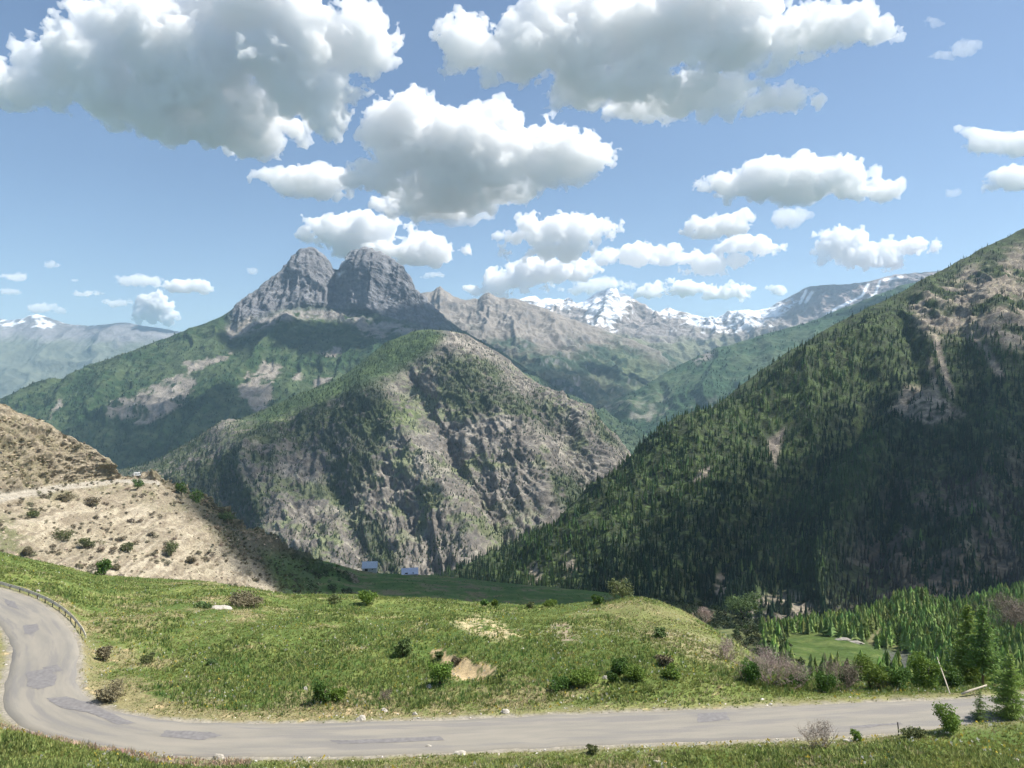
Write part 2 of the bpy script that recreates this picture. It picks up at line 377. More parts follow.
# the notch between the peaks and the two buttresses standing forward
but = np.exp(-((x_-305)/24)**2)+np.exp(-((x_-372)/30)**2)-.8*np.exp(-((x_-338)/9)**2)
displace(p, ((g-.45)*110+(g2-.4)*26)*(1-cliff)*fade(p, .1, .25)+cliff*(np.clip(but, -1, 1)*55+(crag-.42)*78+(col_cl-.45)*60+(ridged(p['X']/22, p['Z']/60, p['Y']/40, 104, 4, .6)-.4)*9)*fade(p, .08, .45))
x_, y_ = p['ppx'], p['ppy']
nz = fbm(p['X']/260, p['Z']/160, p['Y']/260, 99, 5); nf = fbm(p['X']/40, p['Z']/40, p['Y']/40, 100, 4); st = fbm(p['X']/90, p['Z']/18, p['Y']/90, 101, 4)
veg = sstep(.40, .56, nz*.5+nf*.5)
col = mix(np.broadcast_to(np.array((.028, .055, .022)), p['X'].shape+(3,)), (.058, .082, .038), veg)
bare = 0
for q in [[(225, 330), (250, 318), (253, 326), (230, 341)], [(315, 352), (340, 345), (345, 355), (325, 362)], [(308, 380), (330, 373), (338, 350), (330, 385), (318, 395)],
          [(235, 385), (262, 360), (285, 362), (272, 400), (262, 415), (240, 400)], [(95, 410), (130, 392), (190, 370), (200, 380), (185, 405), (150, 425), (110, 420)],
          [(180, 362), (232, 352), (228, 362), (190, 372)], [(45, 418), (60, 400), (66, 408), (50, 425)], [(355, 318), (385, 330), (395, 340), (360, 335)], [(290, 372), (300, 366), (305, 380), (292, 385)]]:
    bare = np.maximum(bare, inpoly(x_, y_, q, 7))
nr_ = ridged((p['X']+.4*p['Z'])/55, p['Z']/150, p['Y']/80, 103, 4)
rocky = sstep(.60, .74, bare*.42+nf*.35+nr_*.35)
col = mix(col, (.25, .22, .19), rocky*.9)
talus = sstep(-3, 2, y_-footy)*sstep(13, 5, y_-footy)*sstep(228, 245, x_)*sstep(450, 400, x_)
col = mix(col, (.24, .22, .20), talus*sstep(.33, .5, nf))
col = mix(col, np.array((.165, .165, .175)), cliff)
col = col*(1+cliff*(st-.5)*.5)[..., None]
col = mix(col, SNOW, np.clip(inpoly(x_, y_, [(333, 267), (341, 260), (350, 254), (344, 262), (338, 268)], 2)+inpoly(x_, y_, [(337, 273), (343, 272), (339, 277)], 2), 0, 1)*.9)
col = mix(col, (.30, .27, .23), inpoly(x_, y_, [(226, 328), (252, 316), (253, 324), (232, 338)], 3))
build('twin_peak_mountain', p, terrain_mat('limestone_and_scrub', .03, 14), col)
twin = p; twin_mask = (1-rocky)*(1-cliff)*(1-talus)*sstep(325, 345, y_)*(1-veg*.75)

# ---- the rocky mountain in the middle
sk = [(20, 480), (90, 482), (120, 474), (165, 455), (200, 437), (250, 415), (300, 394), (340, 378), (360, 363), (375, 351), (388, 342), (400, 337), (415, 331), (430, 331), (450, 332), (468, 336), (480, 343), (497, 352), (510, 361), (522, 372), (535, 381), (550, 390), (565, 400), (590, 412), (604, 424), (618, 437), (630, 452), (637, 461), (645, 473), (660, 500), (720, 560)]
def Yc(x): return float(np.interp(x, [20, 200, 400, 450, 550, 640, 720], [2250, 2400, 2650, 2650, 2500, 2250, 2100]))
p = patch([[(20, 660, 1350), (300, 650, 1250), (420, 650, 1200), (560, 640, 1300), (720, 660, 1500)],
           [(20, 560, 1700), (200, 540, 1650), (330, 520, 1600), (430, 520, 1550), (540, 520, 1650), (620, 535, 1800), (720, 600, 1900)],
           [(20, 510, 1980), (160, 480, 2000), (250, 450, 1950), (350, 430, 1930), (440, 430, 1950), (530, 440, 1950), (600, 470, 2000), (720, 575, 2000)],
           [(20, 485, 2150), (160, 462, 2220), (250, 425, 2200), (300, 408, 2150), (370, 385, 2150), (430, 365, 2250), (500, 385, 2250), (580, 425, 2200), (630, 465, 2150), (720, 565, 2050)],
           [(x, y, Yc(x)) for x, y in sk]], 20, 720, 820, [50, 110, 90, 90], [(300, -120), (1500, -1100)], 8)
x_ = CX+F*p['X']/p['Y']; y_ = CY-F*p['Z']/p['Y']
def rib(pts, w): return np.exp(-(linedist(x_, y_, pts)/w)**2)
big = 65*rib([(440, 335), (480, 390), (530, 460), (560, 520)], 26)+50*rib([(370, 400), (405, 450), (440, 510), (480, 590)], 20)\
    + 45*rib([(560, 405), (590, 450), (610, 480)], 18)-50*rib([(415, 380), (450, 440), (490, 510), (520, 570)], 14)-45*rib([(510, 375), (550, 430), (590, 490)], 13)\
    + 40*rib([(230, 440), (260, 480), (290, 530)], 22)-35*rib([(290, 420), (330, 480), (370, 560)], 16)
displace(p, big*.7*fade(p, .15, .1))
x_, y_ = p['ppx'], p['ppy']
SHO = [(20, 520), (20, 470), (165, 450), (250, 410), (300, 388), (380, 340), (430, 325), (450, 335), (440, 352), (405, 378), (345, 405), (260, 435), (180, 470), (110, 500)]
g = gullies(p, 230, 111, -.9, 3.2, 5); g2 = ridged(p['X']/70, p['Z']/70, p['Y']/70, 115, 5, .6); g3 = ridged((p['X']+.9*p['Z'])/22, p['Z']/60, p['Y']/40, 118, 4, .6)
displace(p, ((g-.45)*62+(g2-.42)*24+(g3-.4)*17)*fade(p, .1, .25)*(1-.75*inpoly(x_, y_, SHO, 14)))
x_, y_ = p['ppx'], p['ppy']
nz = fbm(p['X']/170, p['Z']/110, p['Y']/170, 119, 5); nf = fbm(p['X']/16, p['Z']/16, p['Y']/16, 120, 4); nm = fbm((p['X']+.5*p['Z'])/60, p['Z']/140, p['Y']/60, 121, 4)
col = mix(np.broadcast_to(np.array((.135, .122, .105)), p['X'].shape+(3,)), (.29, .262, .22), sstep(.4, .62, nf*.65+nm*.35))
sk_ = fbm((p['X']+.55*p['Z'])/17, p['Z']/60, p['Y']/50, 127, 5, .6)
col = mix(col, (.12, .11, .10), sstep(.52, .62, sk_)*.7)
grass = sstep(.48, .55, nm*.55+nf*.45)*sstep(.38, .55, nz+.1*sstep(450, 300, x_))
grass = np.maximum(grass*.8, inpoly(x_, y_, [(230, 425), (300, 405), (360, 405), (410, 395), (430, 420), (380, 440), (330, 425), (260, 435), (215, 450)], 12)*sstep(.38, .5, nf))
col = mix(col, (.105, .135, .05), grass*.9)
wood = 0
for q, s in [([(20, 470), (165, 445), (300, 385), (380, 340), (415, 325), (425, 345), (390, 385), (300, 415), (230, 432), (180, 460), (120, 510), (20, 520)], 8),
          ([(270, 400), (330, 380), (385, 380), (392, 420), (375, 470), (340, 520), (320, 470), (300, 425)], 10), ([(400, 335), (440, 332), (440, 345), (410, 375), (385, 372)], 8),
          ([(550, 470), (575, 472), (600, 490), (580, 510), (555, 505)], 6), ([(500, 385), (540, 395), (570, 425), (550, 435), (515, 425)], 8), ([(360, 520), (380, 520), (400, 560), (410, 600), (370, 600)], 8),
          ([(580, 415), (600, 420), (625, 450), (600, 440)], 5), ([(450, 380), (475, 385), (470, 400), (450, 400)], 6), ([(100, 480), (180, 455), (225, 450), (260, 500), (270, 560), (200, 560), (100, 520)], 14), ([(240, 420), (300, 412), (310, 450), (270, 470), (235, 450)], 8), ([(430, 345), (500, 365), (520, 395), (480, 420), (440, 400)], 10)]:
    wood = np.maximum(wood, inpoly(x_, y_, q, s))
wood = wood*sstep(.38, .50, nz*.4+nf*.6)
woodm = np.clip(wood+.45*sstep(.53, .58, nm*.5+nf*.5), 0, 1)
col = mix(col, (.045, .06, .028), wood*.8)
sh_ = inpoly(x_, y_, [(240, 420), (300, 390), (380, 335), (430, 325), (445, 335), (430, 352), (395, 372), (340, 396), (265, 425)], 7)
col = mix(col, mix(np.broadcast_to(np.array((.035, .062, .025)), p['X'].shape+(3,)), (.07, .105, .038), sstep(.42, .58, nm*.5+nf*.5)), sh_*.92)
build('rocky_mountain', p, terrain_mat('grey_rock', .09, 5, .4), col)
central, central_mask = p, woodm

# ---- the forested mountain on the right
sk = [(300, 640), (380, 600), (440, 576), (500, 550), (560, 525), (600, 497), (640, 466), (700, 416), (760, 371), (830, 327), (900, 292), (960, 259), (1024, 228), (1150, 150), (1300, 90), (1500, 60)]
def Yw(x): return float(np.interp(x, [300, 440, 640, 830, 1024, 1500], [1100, 1150, 1350, 1650, 1950, 2500]))
p = patch([[(300, 720, 620), (600, 680, 560), (750, 670, 520), (1024, 690, 520), (1500, 720, 550)],
           [(300, 680, 800), (440, 610, 880), (600, 600, 760), (750, 595, 680), (900, 590, 680), (1024, 590, 680), (1500, 580, 700)],
           [(300, 660, 950), (440, 590, 1020), (560, 560, 1000), (700, 500, 1020), (830, 450, 1080), (1024, 420, 1150), (1500, 350, 1300)],
           [(x, y, Yw(x)) for x, y in sk]], 330, 1400, 760, [60, 150, 160], [(200, -100), (1500, -1100)], 8)
x_ = CX+F*p['X']/p['Y']; y_ = CY-F*p['Z']/p['Y']
big = 72*rib([(870, 350), (800, 385), (745, 415), (700, 465), (630, 505), (540, 560)], 20)-58*rib([(850, 340), (760, 395), (700, 430), (640, 485), (560, 540)], 13)\
    - 42*rib([(880, 400), (830, 440), (760, 500), (700, 560), (690, 600)], 22)+35*rib([(930, 400), (880, 460), (840, 520), (820, 580)], 20)\
    - 28*rib([(905, 330), (925, 380), (900, 450), (880, 540)], 11)+26*rib([(990, 280), (1000, 380), (985, 480), (960, 560)], 20)
displace(p, big*fade(p, .1, .1)*sstep(500, 620, x_))
g = gullies(p, 190, 131, .35, 3.2, 4); g2 = ridged(p['X']/50, p['Z']/50, p['Y']/50, 135, 4, .6); lay = ridged(p['X']/90, p['Z']/14, p['Y']/90, 136, 4, .6)
x_, y_ = p['ppx'], p['ppy']
rk = np.maximum(inpoly(x_, y_, [(905, 300), (940, 262), (985, 240), (1060, 215), (1100, 400), (1024, 395), (1000, 345), (970, 335), (930, 340), (915, 320)], 10), inpoly(x_, y_, [(888, 412), (905, 385), (930, 388), (965, 415), (930, 425)], 4))
displace(p, ((g-.45)*48*(.35+.65*sstep(480, 620, x_))+(g2-.42)*14+rk*(lay-.4)*20)*fade(p, .1, .25))
x_, y_ = p['ppx'], p['ppy']
nz = fbm(p['X']/120, p['Z']/90, p['Y']/120, 139, 5); nf = fbm(p['X']/9, p['Z']/9, p['Y']/9, 140, 4); nm = fbm(p['X']/30, p['Z']/90, p['Y']/30, 141, 4)
rk = np.maximum(inpoly(x_, y_, [(920, 330), (905, 300), (940, 265), (985, 240), (1060, 215), (1100, 400), (1024, 350), (1000, 345), (970, 330), (940, 340)], 10)*sstep(.40, .54, nm*.5+nz*.5),
                inpoly(x_, y_, [(888, 412), (905, 385), (930, 388), (965, 415), (930, 425)], 4)*sstep(.3, .45, nf))
crest = CY-0*y_; sky_y = np.interp(x_, [q[0] for q in sk], [q[1] for q in sk]); rk = rk*(1-.9*sstep(26, 10, y_-sky_y+30*(nm-.5)))
bare = np.maximum(rk, sstep(5, 1.5, linedist(x_, y_, [(935, 335), (945, 375), (952, 395)])+5*(nf-.5)))
bare = np.maximum(bare, sstep(6, 2, linedist(x_, y_, [(965, 330), (985, 350), (1000, 375)])+5*(nf-.5)))
bare = np.maximum(bare, .8*sstep(5, 1, linedist(x_, y_, [(930, 360), (938, 400)])+5*(nf-.5)))
bare = np.maximum(bare, inpoly(x_, y_, [(768, 440), (785, 428), (780, 450), (776, 468), (770, 455)], 3))
bare = np.maximum(bare, inpoly(x_, y_, [(700, 470), (712, 466), (706, 478), (690, 484)], 2)*.9)
bare = np.maximum(bare, inpoly(x_, y_, [(745, 600), (790, 592), (815, 600), (812, 625), (770, 640), (740, 620)], 6)*sstep(.38, .5, nf))
bare = np.maximum(bare, inpoly(x_, y_, [(562, 555), (570, 550), (578, 570), (566, 578)], 3)*sstep(.4, .5, nf))
bare = np.maximum(bare, inpoly(x_, y_, [(528, 565), (540, 560), (542, 582), (530, 585)], 3)*sstep(.4, .5, nf))
bare = np.maximum(bare, inpoly(x_, y_, [(716, 575), (728, 570), (726, 600), (714, 600)], 3)*sstep(.4, .5, nf))
brush = inpoly(x_, y_, [(830, 620), (850, 540), (900, 480), (960, 460), (1060, 440), (1060, 600), (900, 640)], 30)
col = mix(np.broadcast_to(np.array((.035, .045, .022)), p['X'].shape+(3,)), (.06, .085, .03), sstep(.45, .6, nf))
col = mix(col, (.10, .085, .068), brush*sstep(.42, .55, nm)*.9)
col = mix(col, mix(np.broadcast_to(np.array((.17, .145, .12)), p['X'].shape+(3,)), (.28, .24, .18), sstep(.4, .6, nf)), bare)
build('forested_mountain', p, terrain_mat('forest_floor', .25, 1.8, .4), col)
wall, wall_mask = p, np.clip(1-bare*.97, 0, 1)*(1-.62*brush*sstep(.42, .55, nm))*sstep(.30, .42, nz*.4+nm*.3+nf*.3)

# ---- left hillside with the upper road
sk = [(-500, 240, 560), (-200, 325, 500), (0, 404, 500), (30, 417, 507), (60, 431, 515), (90, 446, 525), (108, 460, 535), (117, 472, 545), (124, 477.5, 556), (134, 477, 562), (156, 477, 566), (170, 485, 572), (190, 494, 580), (215, 507, 590), (235, 521, 600), (250, 536, 605), (275, 548, 610), (300, 556, 620), (340, 573, 620), (380, 592, 600), (430, 625, 560)]
p = patch([[(-500, 640, 290), (0, 620, 335), (100, 620, 350), (200, 630, 370), (300, 640, 400), (430, 700, 420)],
           [(-500, 530, 360), (-100, 517, 398), (0, 500, 425), (60, 488.5, 482), (100, 483.5, 520), (117, 481, 538), (135, 481.5, 550), (156, 482, 555), (190, 510, 540), (235, 540, 530), (300, 580, 520), (430, 650, 500)],
           [(-500, 526, 368), (-100, 513, 405.5), (0, 496.5, 432), (60, 486, 489), (100, 481.2, 527), (117, 479.5, 545), (135, 479.3, 556), (156, 480, 560), (190, 500, 565), (235, 530, 575), (300, 566, 580), (430, 640, 540)],
           sk], -320, 430, 560, [170, 6, 120], [(60, -50), (300, -250)], 1)
x_ = CX+F*p['X']/p['Y']; y_ = CY-F*p['Z']/p['Y']
rrow = np.zeros(p['X'].shape); ii = np.arange(p['X'].shape[0])[:, None]
roadband = np.exp(-(np.maximum(np.abs(ii-173)-4, 0)/3.)**2)*(x_ < 160)
g = gullies(p, 42, 151, .5, 3., 4); g2 = ridged(p['X']/9, p['Z']/9, p['Y']/9, 155, 5, .6)
crag = sstep(190, 174, ii)*0+sstep(176, 190, ii)
g3 = ridged(p['X']/22, p['Z']/22, p['Y']/22, 157, 4, .6)
displace(p, ((g-.45)*(5+6*crag)+(g3-.4)*(3+5*crag)+(g2-.42)*(2.0+6.5*crag+4*sstep(130, 230, x_)))*fade(p, .1, .35)*(1-roadband*.95))
x_, y_ = p['ppx'], p['ppy']
nz = fbm(p['X']/35, p['Z']/25, p['Y']/35, 159, 5); nf = fbm(p['X']/2.2, p['Z']/2.2, p['Y']/2.2, 160, 4); nm = fbm(p['X']/10, p['Z']/10, p['Y']/10, 161, 4)
col = mix(np.broadcast_to(np.array((.19, .158, .112)), p['X'].shape+(3,)), (.33, .282, .205), sstep(.38, .6, nf*.6+nm*.4))
sc_ = inpoly(x_, y_, [(0, 520), (60, 500), (120, 490), (170, 510), (250, 565), (300, 600), (0, 620)], 12)
stk = fbm(p['X']/2.2+p['Z']/9, (p['Z']+p['Y'])/26, p['X']/30, 163, 5, .6); col = mix(col, (.20, .165, .12), sstep(.5, .62, stk)*.6*sc_); col = mix(col, (.44, .385, .29), sstep(.5, .40, stk)*.5*sc_)
gr = sstep(.47, .56, nm*.5+nz*.2+nf*.3)*(1-sc_*.75)
col = mix(col, (.13, .12, .065), gr*.8)
col = mix(col, (.13, .13, .07), inpoly(x_, y_, [(-320, 500), (0, 515), (30, 530), (25, 560), (0, 620), (-320, 640)], 14)*sstep(.42, .56, nm*.5+nf*.5))
col = mix(col, (.18, .145, .10), crag*sstep(.5, .6, nf*.5+nm*.5)*.5)
dk = inpoly(x_, y_, [(162, 478), (175, 470), (220, 490), (265, 525), (330, 560), (430, 600), (430, 690), (300, 625), (262, 570), (230, 548)], 8)
col = mix(col, (.075, .072, .048), dk*sstep(.25, .42, nm*.5+nf*.5)*.92)
col = mix(col, (.055, .09, .028), inpoly(x_, y_, [(262, 552), (330, 560), (430, 600), (430, 690), (320, 640), (280, 590)], 8)*.9)
col = mix(col, (.25, .21, .15), sstep(4, 2, linedist(x_, y_, [(340, 562), (352, 572), (358, 585), (350, 600)])))
col = mix(col, (.31, .28, .23), roadband*.95)
build('scree_hillside', p, terrain_mat('scree', .9, .35, .35), col)
hill = p; hill_nm, hill_nf, hill_dk, hill_sc = nm, nf, dk, sc_

# ---- lower terrace with the barns
sk = [(150, 560, 640), (270, 553, 650), (330, 562, 660), (360, 571, 665), (380, 573, 670), (430, 575, 690), (500, 582, 680), (560, 588, 640), (620, 594, 580), (700, 606, 480), (760, 622, 420), (820, 640, 380)]
p = patch([[(150, 680, 330), (820, 720, 250)], [(150, 620, 420), (400, 612, 430), (560, 616, 420), (680, 625, 380), (820, 670, 290)], sk], 150, 820, 420, [40, 110], [(40, -14), (250, -180)], 6)
g2 = fbm(p['X']/28, p['Y']/28, None, 171, 4)
displace(p, (g2-.5)*5*fade(p, .15, .3))
nm = fbm(p['X']/14, p['Y']/14, None, 175, 4); nf = fbm(p['X']/3, p['Y']/3, None, 176, 4); x_, y_ = p['ppx'], p['ppy']
col = mix(np.broadcast_to(np.array((.05, .10, .022)), p['X'].shape+(3,)), (.075, .12, .03), sstep(.4, .6, nm))
col = mix(col, (.14, .125, .07), sstep(.56, .64, nm*.6+nf*.4))
col = mix(col, (.07, .075, .035), sstep(640, 690, x_)*.8)
build('lower_pasture', p, terrain_mat('pasture', .6, .3, .3), col)
terr = p

# ---- spur and clearing on the right
p = patch([[(640, 760, 95), (780, 745, 105), (900, 745, 110), (1024, 750, 105), (1400, 760, 100)],
           [(640, 690, 170), (780, 672, 190), (860, 668, 198), (900, 680, 175), (960, 670, 190), (1024, 660, 200), (1400, 650, 200)],
           [(640, 640, 250), (780, 635, 262), (850, 641, 250), (900, 656, 225), (925, 645, 250), (960, 632, 285), (1024, 620, 300), (1400, 570, 300)],
           [(640, 632, 300), (740, 629, 310), (780, 629, 330), (830, 622, 345), (860, 615, 355), (885, 608, 365), (905, 604, 372), (925, 609, 380), (960, 604, 400), (1000, 594, 420), (1060, 584, 440), (1400, 530, 470)]],
          640, 1400, 460, [60, 70, 80], [(60, -50), (200, -220)], 8)
x_ = CX+F*p['X']/p['Y']; y_ = CY-F*p['Z']/p['Y']
displace(p, (8*rib([(905, 604), (925, 625), (930, 640)], 14)-5*rib([(930, 650), (960, 615)], 10)+(fbm(p['X']/22, p['Y']/22, None, 181, 4)-.5)*5)*fade(p, .12, .3))
nm = fbm(p['X']/9, p['Y']/9, None, 185, 4); nf = fbm(p['X']/2, p['Y']/2, p['Z']/2, 186, 4); x_, y_ = p['ppx'], p['ppy']
col = mix(np.broadcast_to(np.array((.06, .085, .03)), p['X'].shape+(3,)), (.13, .14, .055), sstep(.42, .6, nm))
clear = inpoly(x_, y_, [(783, 636), (815, 633), (850, 640), (885, 652), (905, 668), (870, 676), (820, 676), (790, 664)], 3)
col = mix(col, (.06, .095, .022), clear); col = mix(col, (.095, .125, .035), clear*sstep(.5, .6, nm))
grey = inpoly(x_, y_, [(885, 652), (905, 652), (925, 668), (905, 676), (890, 668)], 4)
col = mix(col, (.085, .085, .08), grey*.8)
spine = sstep(6, 2.5, linedist(x_, y_, [(924, 606), (905, 618), (885, 630), (872, 640)])+3*(nm-.5))
col = mix(col, (.17, .155, .08), spine*.8)
build('wooded_spur', p, terrain_mat('spur_ground', .8, .3, .3), col)
spur = p; spur_mask = (1-clear)*(1-grey)*(1-spine*.95)*sstep(745, 790, x_)*(.15+.85*sstep(652, 634, y_+(x_ > 900)*-18))

# ---- valley floor far below everything: one sheet to the horizon
n = 60; gx, gy = np.meshgrid(np.linspace(-20000, 20000, n), np.linspace(-3000, 26000, n)); gz = -760+200*(fbm(gx/3000, gy/3000, None, 5, 3)-.5)
i = np.arange(n*n).reshape(n, n)
Fc = np.stack([i[:-1, :-1], i[:-1, 1:], i[1:, 1:], i[1:, :-1]], -1).reshape(-1, 4)
tag(link('valley_floor', mesh_np('valley_floor', np.stack([gx, gy, gz], -1).reshape(-1, 3), Fc, terrain_mat('valley_ground', .01, 5), np.broadcast_to(np.array((.07, .10, .04)), (n*n, 3)))), kind='structure')

# ================================================================== NEAR GROUND AND ROAD
RZ = -27.0
rc = [(-330, 600), (-200, 585), (-90, 584), (-40, 590), (0, 601.5), (28, 618), (43, 638), (45.5, 658), (41, 680), (43, 700), (62, 716), (98, 728), (150, 736), (220, 739.5), (300, 739.5), (400, 737), (512, 732), (640, 727), (760, 722.5), (850, 718.5), (950, 714), (1050, 709), (1200, 702), (1400, 694)]
ctr = [(lambda Y: ((a-CX)/F*Y, Y))(-RZ*F/(b-CY)) for a, b in rc]
def catmull(pts, k=10):
    o = []; pts = [np.array(q, float) for q in pts]
    for i in range(1, len(pts)-2):
        a, b, c, d = pts[i-1:i+3]
        for j in range(k):
            t = j/k; o.append(.5*((2*b)+(c-a)*t+(2*a-5*b+4*c-d)*t*t+(3*b-a-3*c+d)*t**3))
    return np.array(o)
C2 = catmull(ctr)
for _ in range(12): C2[1:-1] = (C2[:-2]+2*C2[1:-1]+C2[2:])/4
# resample evenly
sl = np.r_[0, np.cumsum(np.hypot(*np.diff(C2, axis=0).T))]; L_ = np.arange(0, sl[-1], .6)
C2 = np.stack([np.interp(L_, sl, C2[:, 0]), np.interp(L_, sl, C2[:, 1])], 1)
T2 = np.gradient(C2, axis=0); T2 /= np.linalg.norm(T2, axis=1, keepdims=True); N2 = np.stack([-T2[:, 1], T2[:, 0]], 1)  # N2: left of travel = far side
HW = 2.65
BEND = .2*np.clip(np.interp(np.arange(len(C2)), [0, len(C2)], [1, 1])*sstep(-30, -40, C2[:, 0]), 0, 1)   # the bend is wider
def roaddist(x, y):
    x = np.asarray(x, float); y = np.asarray(y, float); sh = x.shape; x = x.ravel(); y = y.ravel(); o = np.empty(x.shape)
    A = C2[::3]
    for i in range(0, len(x), 40000):
        q = (x[i:i+40000, None]-A[None, :, 0])**2+(y[i:i+40000, None]-A[None, :, 1])**2; k = q.argmin(1)
        o[i:i+40000] = np.maximum(np.sqrt(q[np.arange(len(k)), k])-BEND[::3][k], 0)
    return o.reshape(sh)
FARP = np.array([(-400, 125), (-200, 112), (0, 98), (20, 94), (40, 88), (58, 84), (70, 78), (78, 70), (88, 64), (105, 61.5), (130, 60), (165, 59), (220, 58.6), (300, 58.6), (400, 59), (512, 60), (640, 61.5), (760, 62.5), (850, 63.5), (950, 64.5), (1400, 68)], float)
NEARP = np.array([(-400, 66), (-200, 62), (0, 58.5), (60, 57), (130, 55), (200, 53.8), (300, 53.5), (400, 53.8), (512, 54.6), (640, 55.3), (760, 56), (850, 56.6), (950, 57.5), (1400, 61)], float)
EDGE = np.array([(-400, 530, 190), (0, 557, 178), (60, 567, 172), (100, 576, 168), (150, 580, 162), (200, 582, 158), (250, 589, 152), (285, 597, 148), (350, 598, 145), (420, 600, 140), (470, 604, 135), (520, 607, 130), (560, 606, 126), (600, 603, 120), (625, 599.5, 117), (640, 599, 115), (660, 603, 113), (680, 612, 112), (705, 626, 108), (720, 636, 105), (745, 653, 100), (770, 670, 92), (800, 682, 86), (850, 689, 80), (950, 692, 76), (1024, 692, 74), (1400, 692, 76)], float)
def ground_z(X, Y, rough=True, rd=None):
    X = np.asarray(X, float); Y = np.asarray(Y, float)
    px = CX+F*X/Y
    yf = np.interp(px, FARP[:, 0], FARP[:, 1]); yn = np.interp(px, NEARP[:, 0], NEARP[:, 1]); ye = np.interp(px, EDGE[:, 0], EDGE[:, 2])
    ze = (CY-np.interp(px, EDGE[:, 0], EDGE[:, 1]))/F*ye
    t = np.clip((Y-yf)/(ye-yf), 0, 1)
    z = RZ+(ze-RZ)*(t*.55+.45*t*t)
    k = np.interp(px, [0, 500, 800, 1024], [.33, .34, .31, .27])
    z = np.where(Y < yn, RZ+k*(yn-Y), z)
    over = np.maximum(Y-ye, 0); z = z-np.where(over < 8, over*over*.045, 2.88+(over-8)*.72)
    rd = roaddist(X, Y) if rd is None else rd
    if rough:
        a = sstep(HW+.3, HW+7, rd)*(1-.6*sstep(.75, 1, t))
        z = z+a*((fbm(X/19, Y/19, None, 201, 3)-.5)*3.0+(fbm(X/4.5, Y/4.5, None, 205, 3)-.5)*.75)+sstep(HW, HW+1.5, rd)*(fbm(X/1.1, Y/1.1, None, 207, 3)-.5)*.22
        # hollows and banks of the meadow
        z = z-a*1.2*np.exp(-(linedist(px, CY-F*z/Y, [(430, 655), (495, 676)])/9)**2)
    z = z+1.0*sstep(860, 985, px)*np.exp(-((Y-(yn-2.2))/2.6)**2)+.25*np.exp(-((Y-(yn-1.6))/1.5)**2)*sstep(120, 40, px)
    z = np.where(rd < HW+.35, RZ-.03-.05*sstep(HW-.1, HW-.5, rd), np.where(rd < HW+1.5, (RZ-.03)*(1-sstep(HW+.25, HW+1.5, rd))+z*sstep(HW+.25, HW+1.5, rd), z))
    return z
cols = np.linspace(-330, 1330, 860)
v0, v1 = 27/36., 27/205.
ys = []
y = 5.
while y < 30: ys.append(y); y += 1.5
while y < 70: ys.append(y); y += .22
while y < 130: ys.append(y); y += .45
while y < 260: ys.append(y); y += 2.
ys = np.array(ys)
PX, YY = np.meshgrid(cols, ys); XX = (PX-CX)/F*YY
RD = roaddist(XX, YY); ZZ = ground_z(XX, YY, True, RD); ZZ = np.where(YY < 40, np.minimum(ZZ, -1.9-.28*YY-1.0), ZZ)
p = dict(X=XX, Y=YY, Z=ZZ, ridge=len(ys)-1, px=PX); proj(p); x_, y_ = p['ppx'], p['ppy']
nm = fbm(XX/6, YY/6, None, 211, 4); nf = fbm(XX/.8, YY/.8, None, 212, 4); nl = fbm(XX/22, YY/22, None, 213, 3)
col = mix(np.broadcast_to(np.array((.08, .12, .03)), XX.shape+(3,)), (.16, .19, .055), sstep(.38, .62, nm*.6+nf*.4))
dry = sstep(.55, .66, nl*.4+nm*.4+nf*.2)
verge = sstep(HW+3.2, HW+.6, RD+2.5*(nf-.5)+3*(nm-.5))
dry = np.clip(np.maximum(dry, verge*.75), 0, 1)
col = mix(col, (.24, .20, .11), dry*.8)
knoll = inpoly(x_, y_, [(590, 605), (640, 598), (680, 610), (750, 655), (735, 672), (690, 660), (640, 635)], 10)
col = mix(col, (.17, .175, .065), knoll*.7)
straw = inpoly(x_, y_, [(450, 622), (478, 614), (500, 622), (524, 637), (500, 641), (468, 632)], 5)*sstep(.36, .5, nf)
pink = np.maximum(inpoly(x_, y_, [(550, 624), (566, 622), (582, 640), (562, 644)], 4), inpoly(x_, y_, [(560, 625), (690, 632), (715, 640), (722, 664), (705, 662), (640, 640)], 5)*.5)*sstep(.36, .5, nf)
col = mix(col, (.42, .35, .20), straw); col = mix(col, (.28, .225, .16), pink)
sand = inpoly(x_, y_, [(424, 650), (436, 648), (452, 653), (470, 661), (497, 667), (497, 675), (478, 679), (462, 683), (450, 676), (446, 667), (434, 658)], 6)
sand = sstep(.46, .66, sand+1.5*(nf-.5)+.8*(nm-.5))
col = mix(col, (.46, .35, .20), sand)
shoulder = sstep(HW+.9, HW+.1, RD+.9*(nf-.5))
col = mix(col, (.26, .235, .19), shoulder)
ground_o = build('ground', p, terrain_mat('meadow_soil', 3.5, .06, .3), col)
near = p
bare_near = np.clip(np.maximum.reduce([sand, straw*.8, pink*.6]), 0, 1)

def gpt(px, py):
    """world point of the near ground seen at a pixel of the reference view"""
    Y = np.linspace(42, 200, 1600); X = (px-CX)/F*Y; z = ground_z(X, Y); q = CY-F*z/Y
    k = np.where(q <= py)[0]; k = k[0] if len(k) else int(np.argmin(q))
    return Vector((X[k], Y[k], z[k]))

